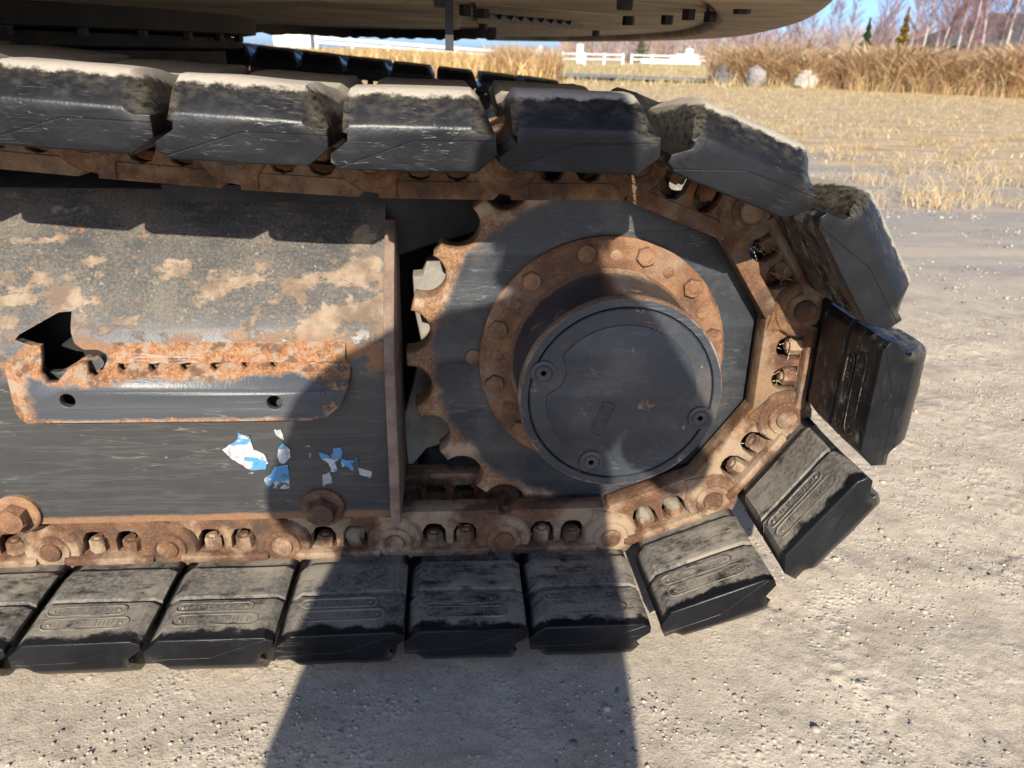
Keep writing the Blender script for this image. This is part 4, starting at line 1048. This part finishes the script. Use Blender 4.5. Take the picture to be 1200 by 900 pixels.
for i, (px, D, s) in enumerate(sorted(near_b)):
    x, y = at(px, D); place_tree('birch_tree', variants[i % 6], x, y, s, '%s of the tall bare birches in front of the dark barn' % ORD[i], 'tall bare birches on the right')
far_b = [(880, 88, .95), (893, 96, .9), (905, 84, .95), (922, 90, .85), (938, 80, .95), (950, 92, .9), (966, 82, .9), (978, 90, .85), (990, 84, .85), (1024, 78, .95), (1031, 88, 1.0), (1036, 74, .95), (1064, 76, 1.05), (1072, 84, 1.1), (725, 118, .8), (745, 122, .9), (762, 116, .8), (790, 124, .9), (812, 118, .85), (835, 110, .9), (852, 104, .9), (866, 98, .9)]
for i, (px, D, s) in enumerate(sorted(far_b)):
    x, y = at(px, D); place_tree('birch_tree', variants[(i*5+2) % 6], x, y, s, '%s of the smaller distant bare birches behind the reeds' % ORD[i], 'distant bare birches')
def conifer(seed, H, W, cols, dens=900):
    r = np.random.default_rng(seed); T = ([], [], []); tube(*T, np.array([0., 0, -.2]), np.array([0., 0, H]), .10, .02, (.12, .09, .07), 6)
    n = dens; t = r.random(n)**.8; rad = W*(1-t)*(.35+.65*np.sqrt(r.random(n)))*(.75+.35*np.sin(t*40)); az = r.uniform(0, 2*PI, n)
    c = np.stack([rad*np.cos(az), rad*np.sin(az), .25+t*(H-.2)-rad*.25], -1); s = .10+.16*(1-t)
    A = r.normal(0, 1, (n, 3)); A /= np.linalg.norm(A, axis=1)[:, None]; B_ = np.cross(A, r.normal(0, 1, (n, 3))); B_ /= np.linalg.norm(B_, axis=1)[:, None]
    s = s[:, None]*H/5; V = np.stack([c-A*s, c+B_*s*.6, c+A*s, c-B_*s*.6], 1).reshape(-1, 3); F_ = np.arange(n*4).reshape(n, 4)
    cols = np.array(cols); k = np.repeat(cols[r.integers(0, len(cols), n)]*r.uniform(.7, 1.2, (n, 1)), 4, 0)
    a = np_mesh('trunk', *map(np.array, T[:2]), True, np.array(T[2])); b = np_mesh('crown', V, F_, False, k); a.materials.append(M_bark); b.materials.append(M_blade); return a, b
def cn(px, D, H, W, cols, lab, name='conifer', dens=900, seed=1):
    x, y = at(px, D); v = conifer(seed, H, W, cols, dens); root = empty(name, (x, y, 0)); tag(root, lab, 'tree' if 'shrub' not in name else 'shrub')
    mobj('trunk', v[0], parent=root); mobj('crown', v[1], parent=root)
cn(1011, 72, 4.3, 1.0, [(.035, .075, .03), (.05, .09, .035)], 'dark green spruce standing between the pale birches', 'spruce_tree', 1100, 3)
cn(996, 74, 2.4, 1.1, [(.07, .11, .03), (.10, .12, .04)], 'small olive green pine beside the dark spruce', 'pine_tree', 700, 4)
cn(1053, 66, 4.9, .95, [(.36, .24, .05), (.28, .20, .05)], 'slender golden yellow larch left of the mauve birches', 'larch_tree', 1200, 5)
cn(1043, 64, 1.9, .9, [(.16, .14, .04), (.12, .12, .04)], 'low olive shrub at the foot of the yellow larch', 'olive_shrub', 500, 6)
cn(750, 100, 2.9, 1.9, [(.06, .11, .03), (.09, .14, .04)], 'round green pine behind the gap between the rail fences', 'pine_tree', 900, 7)
cn(801, 104, 1.6, 1.5, [(.10, .17, .04), (.12, .18, .05)], 'small bright green bush beside the white parapet', 'green_shrub', 500, 8)
cn(850, 78, 1.7, 1.4, [(.42, .28, .08), (.36, .26, .10)], 'rounded ochre bush above the left end of the reed bank', 'ochre_shrub', 700, 9)
cn(945, 82, 2.6, 2.2, [(.30, .20, .08), (.26, .17, .07)], 'wide ochre brown shrub among the distant birches', 'brown_shrub', 900, 10)
# far wood that reads as one mauve-brown mass
r_ = np.random.default_rng(77); V, Fc, C = [], [], []
for i in range(1700):
    px = r_.uniform(655, 1260); D = r_.uniform(125, 190); x, y = at(px, D); H = r_.uniform(3.2, 6.2)*(1.0+.25*(px > 950)); c = np.array([[.30, .21, .19], [.36, .27, .23], [.27, .19, .18], [.45, .40, .36], [.38, .27, .15]][r_.integers(0, 5)])*r_.uniform(.8, 1.2)
    top = np.array([x+r_.normal(0, .3), y, H]); tube(V, Fc, C, np.array([x, y, -.2]), top, .07, .02, tuple(c), 3)
    for j in range(10):
        t = r_.uniform(.1, .95); b0 = np.array([x, y, 0])+(top-[x, y, 0])*t; dd = np.array([r_.normal(0, .5), r_.normal(0, .3), r_.uniform(.3, 1)])*r_.uniform(.6, 1.5)
        tube(V, Fc, C, b0, b0+dd, .05, .03, tuple(c*r_.uniform(.85, 1.15)), 3)
tag(mobj('distant_wood', np_mesh('distant_wood', np.array(V), np.array(Fc), False, np.array(C)), M_bark), 'far leafless mauve brown wood along the horizon', 'wood', kind='stuff')

# ================================================================== PHOTOGRAPHER (behind the camera; seen as a shadow)
def skin(name, chains, mats, parent=None, sub=2):
    """chains: list of lists of (index or None, (x,y,z), radius); shared joints by key"""
    bm = bmesh.new(); lay = bm.verts.layers.skin.verify(); keys = {}
    first = True
    for ch in chains:
        prev = None
        for key, p, r in ch:
            v = keys.get(key)
            if v is None:
                v = bm.verts.new(p); rr = r if isinstance(r, tuple) else (r, r); v[lay].radius = rr; keys[key] = v
                if first: v[lay].use_root = True; first = False
            if prev is not None and prev is not v and bm.edges.get((prev, v)) is None: bm.edges.new((prev, v))
            prev = v
    me = bpy.data.meshes.new(name); bm.to_mesh(me); bm.free()
    me = bake(me, [('SKIN', dict(use_smooth_shade=True)), ('SUBSURF', dict(levels=sub, render_levels=sub))], name, 180)
    me.materials.clear()
    o = mobj(name, me, parent=parent)
    for m_ in mats: me.materials.append(m_)
    return o
M_coat = mat_simple('dark_work_jacket', (.03, .035, .05), (.055, .06, .08), 9, .9); M_skin = mat_simple('skin', (.48, .27, .19), (.56, .34, .25), 20, .55, .1)
M_trs = mat_simple('dark_trousers', (.03, .03, .035), (.05, .05, .055), 9, .9); M_cap = mat_simple('dark_cap', (.02, .02, .025), (.04, .04, .045), 20, .9)
SLX, SLZ = math.tan(SUN_AZ), math.tan(SUN_EL)/math.cos(SUN_AZ)
PX, PY = -.36, -1.56
per = empty('person', (PX, PY, 0)); tag(per, 'person in a dark jacket holding up a phone, whose shadow falls on the machine', 'person')
rel = lambda x, y, z: (x-PX, y-PY, z)
def sh(X, y, Z):        # the point at depth y whose sunlight line meets the track plane at (X, axle height + Z)
    return (X+y*SLX-PX, y-PY, Z+ZS-y*SLZ)
body = skin('body', [
    [('pel', sh(-.215, -1.64, -.455), (.185, .14)), ('wa', sh(-.205, -1.62, -.29), (.220, .13)), ('ch', sh(-.190, -1.57, -.12), (.225, .125)), ('ut', sh(-.130, -1.53, .030), (.150, .10)), ('nk', sh(-.095, -1.50, .125), .062), ('hd', sh(-.098, -1.465, .185), (.072, .078)), ('h2', sh(-.100, -1.455, .255), (.088, .095)), ('h3', sh(-.100, -1.45, .315), (.072, .082))],
    [('ut', 0, 0), ('sL', sh(-.395, -1.52, -.050), .086), ('eL', sh(-.515, -1.42, -.275), .068), ('wL', rel(-.455, -1.235, .925), .036), ('pL', rel(-.400, -1.165, .905), (.034, .020))],
    [('ut', 0, 0), ('sR', sh(.012, -1.52, .020), .072), ('eR', sh(.150, -1.40, -.190), .062), ('wR', rel(-.070, -1.215, .925), .036), ('pR', rel(-.125, -1.160, .905), (.034, .020))],
    [('pel', 0, 0), ('hL', sh(-.34, -1.64, -.53), .115), ('kL', rel(-.56, -1.60, .48), .080), ('aL', rel(-.58, -1.72, .10), .050), ('tL', rel(-.60, -1.56, .045), (.048, .036))],
    [('pel', 0, 0), ('hR', sh(-.09, -1.64, -.53), .115), ('kR', rel(-.28, -1.60, .48), .080), ('aR', rel(-.26, -1.72, .10), .050), ('tR', rel(-.24, -1.56, .045), (.048, .036))]],
    [M_skin, M_coat, M_trs])
me = body.data; hz_ = sh(0, -1.455, .12)[2]
HX, HY, HZ = sh(-.100, -1.455, .255)
for p in me.polygons:
    c = p.center; ax, ay, az = c.x+PX, c.y+PY, c.z
    hand = (abs(ax+.26) < .17 and ay > -1.20); head = az > hz_ and abs(c.x-HX) < .13
    p.material_index = 0 if (hand or head) else (1 if az > .80 else 2)
# jacket hem, hanging free of the hips
bm = bmesh.new(); rg = []
jx = sh(-.21, -1.63, -.45)[0]
for z_, rx, ry in ((1.12, .215, .155), (1.0, .230, .170), (.88, .246, .185), (.76, .256, .20), (.68, .256, .20)):
    rg.append([bm.verts.new((jx+.002+rx*math.cos(2*PI*i/32)*(1+.02*math.sin(i*2.1)), -1.63-PY+ry*math.sin(2*PI*i/32), z_+.008*math.sin(i*1.7))) for i in range(32)])
for a, b in zip(rg, rg[1:]):
    for i in range(32): bm.faces.new((a[i], a[(i+1) % 32], b[(i+1) % 32], b[i]))
mobj('jacket', bake(b2m(bm), [('SOLIDIFY', dict(thickness=.01))], 'jacket', 60), M_coat, per); body.parent = per
cap = bmesh.new(); bmesh.ops.create_uvsphere(cap, u_segments=24, v_segments=14, radius=.095, matrix=Matrix.Translation((HX, HY, HZ+.035)) @ Matrix.Diagonal((.94, 1.08, .92, 1)))
bmesh.ops.delete(cap, geom=[v for v in cap.verts if v.co.z < HZ+.027], context='VERTS')
box(cap, (HX, HY+.115, HZ+.033), (.12, .09, .008)); mobj('cap', b2m(cap, 'cap', 40), M_cap, per)
# face: nose, eyes, mouth, ears
fb = bmesh.new(); fc = Vector((HX, HY+.097, HZ-.030))
bmesh.ops.create_uvsphere(fb, u_segments=10, v_segments=8, radius=.014, matrix=Matrix.Translation(fc) @ Matrix.Diagonal((.9, 1.3, 1.7, 1)))
for sx in (-1, 1): bmesh.ops.create_uvsphere(fb, u_segments=10, v_segments=8, radius=.02, matrix=Matrix.Translation(fc+Vector((sx*.086, -.10, .01))) @ Matrix.Diagonal((.4, .9, 1.6, 1)))
mobj('nose_and_ears', b2m(fb, 'face', 180), M_skin, per)
eb = bmesh.new()
for sx in (-1, 1): bmesh.ops.create_uvsphere(eb, u_segments=10, v_segments=8, radius=.010, matrix=Matrix.Translation(fc+Vector((sx*.032, -.014, .030))))
box(eb, fc+Vector((0, -.010, -.042)), (.045, .008, .006)); mobj('eyes_and_mouth', b2m(eb, 'eyes', 60), M_cap, per)
# phone, just behind the lens position
ph = empty('phone', CAM-cF*.010); ph.rotation_euler = cam.matrix_world.to_euler(); tag(ph, 'black smartphone held level by the person behind the camera', 'phone')
bm = bmesh.new(); box(bm, (-.045, -.022, 0), (.155, .076, .008)); pm_ = bake(b2m(bm), [('BEVEL', dict(width=.0035, segments=3))], 'phone_body', 40); mobj('case', pm_, M_cap, ph)
# fingers closing round both ends of the phone
def fingers(sx, wrist):
    X0 = -.045+sx*.0775
    for i in range(4):
        y_ = -.048+i*.017; l_ = .9+.1*math.sin(i*1.1+.5)
        p = [(X0+sx*.030, y_*.8-.012, .030), (X0+sx*.020, y_, .005), (X0+sx*.008, y_, -.0125), (X0-sx*.012*l_, y_, -.0135)]
        p = [(a, b, c+0.0) for a, b, c in p]
        skin('finger', [[(k, q, .0088-.0007*k) for k, q in enumerate(p)]], [M_skin], None, 1)
        yield bpy.context.scene.collection.objects[-1]
    p = [(X0+sx*.034, -.030, .034), (X0+sx*.012, -.020, .016), (X0-sx*.012, -.014, .0125)]
    skin('thumb', [[(k, q, .0105-.0008*k) for k, q in enumerate(p)]], [M_skin], None, 1); yield bpy.context.scene.collection.objects[-1]
MW = Matrix.Translation(ph.location) @ ph.rotation_euler.to_matrix().to_4x4()
for sx in (-1, 1):
    for f in list(fingers(sx, None)):
        f.data.transform(Matrix.Translation((-PX, -PY, 0)) @ MW); f.parent = per
    palm = bmesh.new(); bmesh.ops.create_uvsphere(palm, u_segments=16, v_segments=10, radius=.04, matrix=Matrix.Translation((-.045+sx*.112, -.034, .034)) @ Matrix.Diagonal((.75, .95, .5, 1)))
    pm_ = b2m(palm, 'palm', 180); pm_.transform(Matrix.Translation((-PX, -PY, 0)) @ MW); mobj('palm', pm_, M_skin, per)
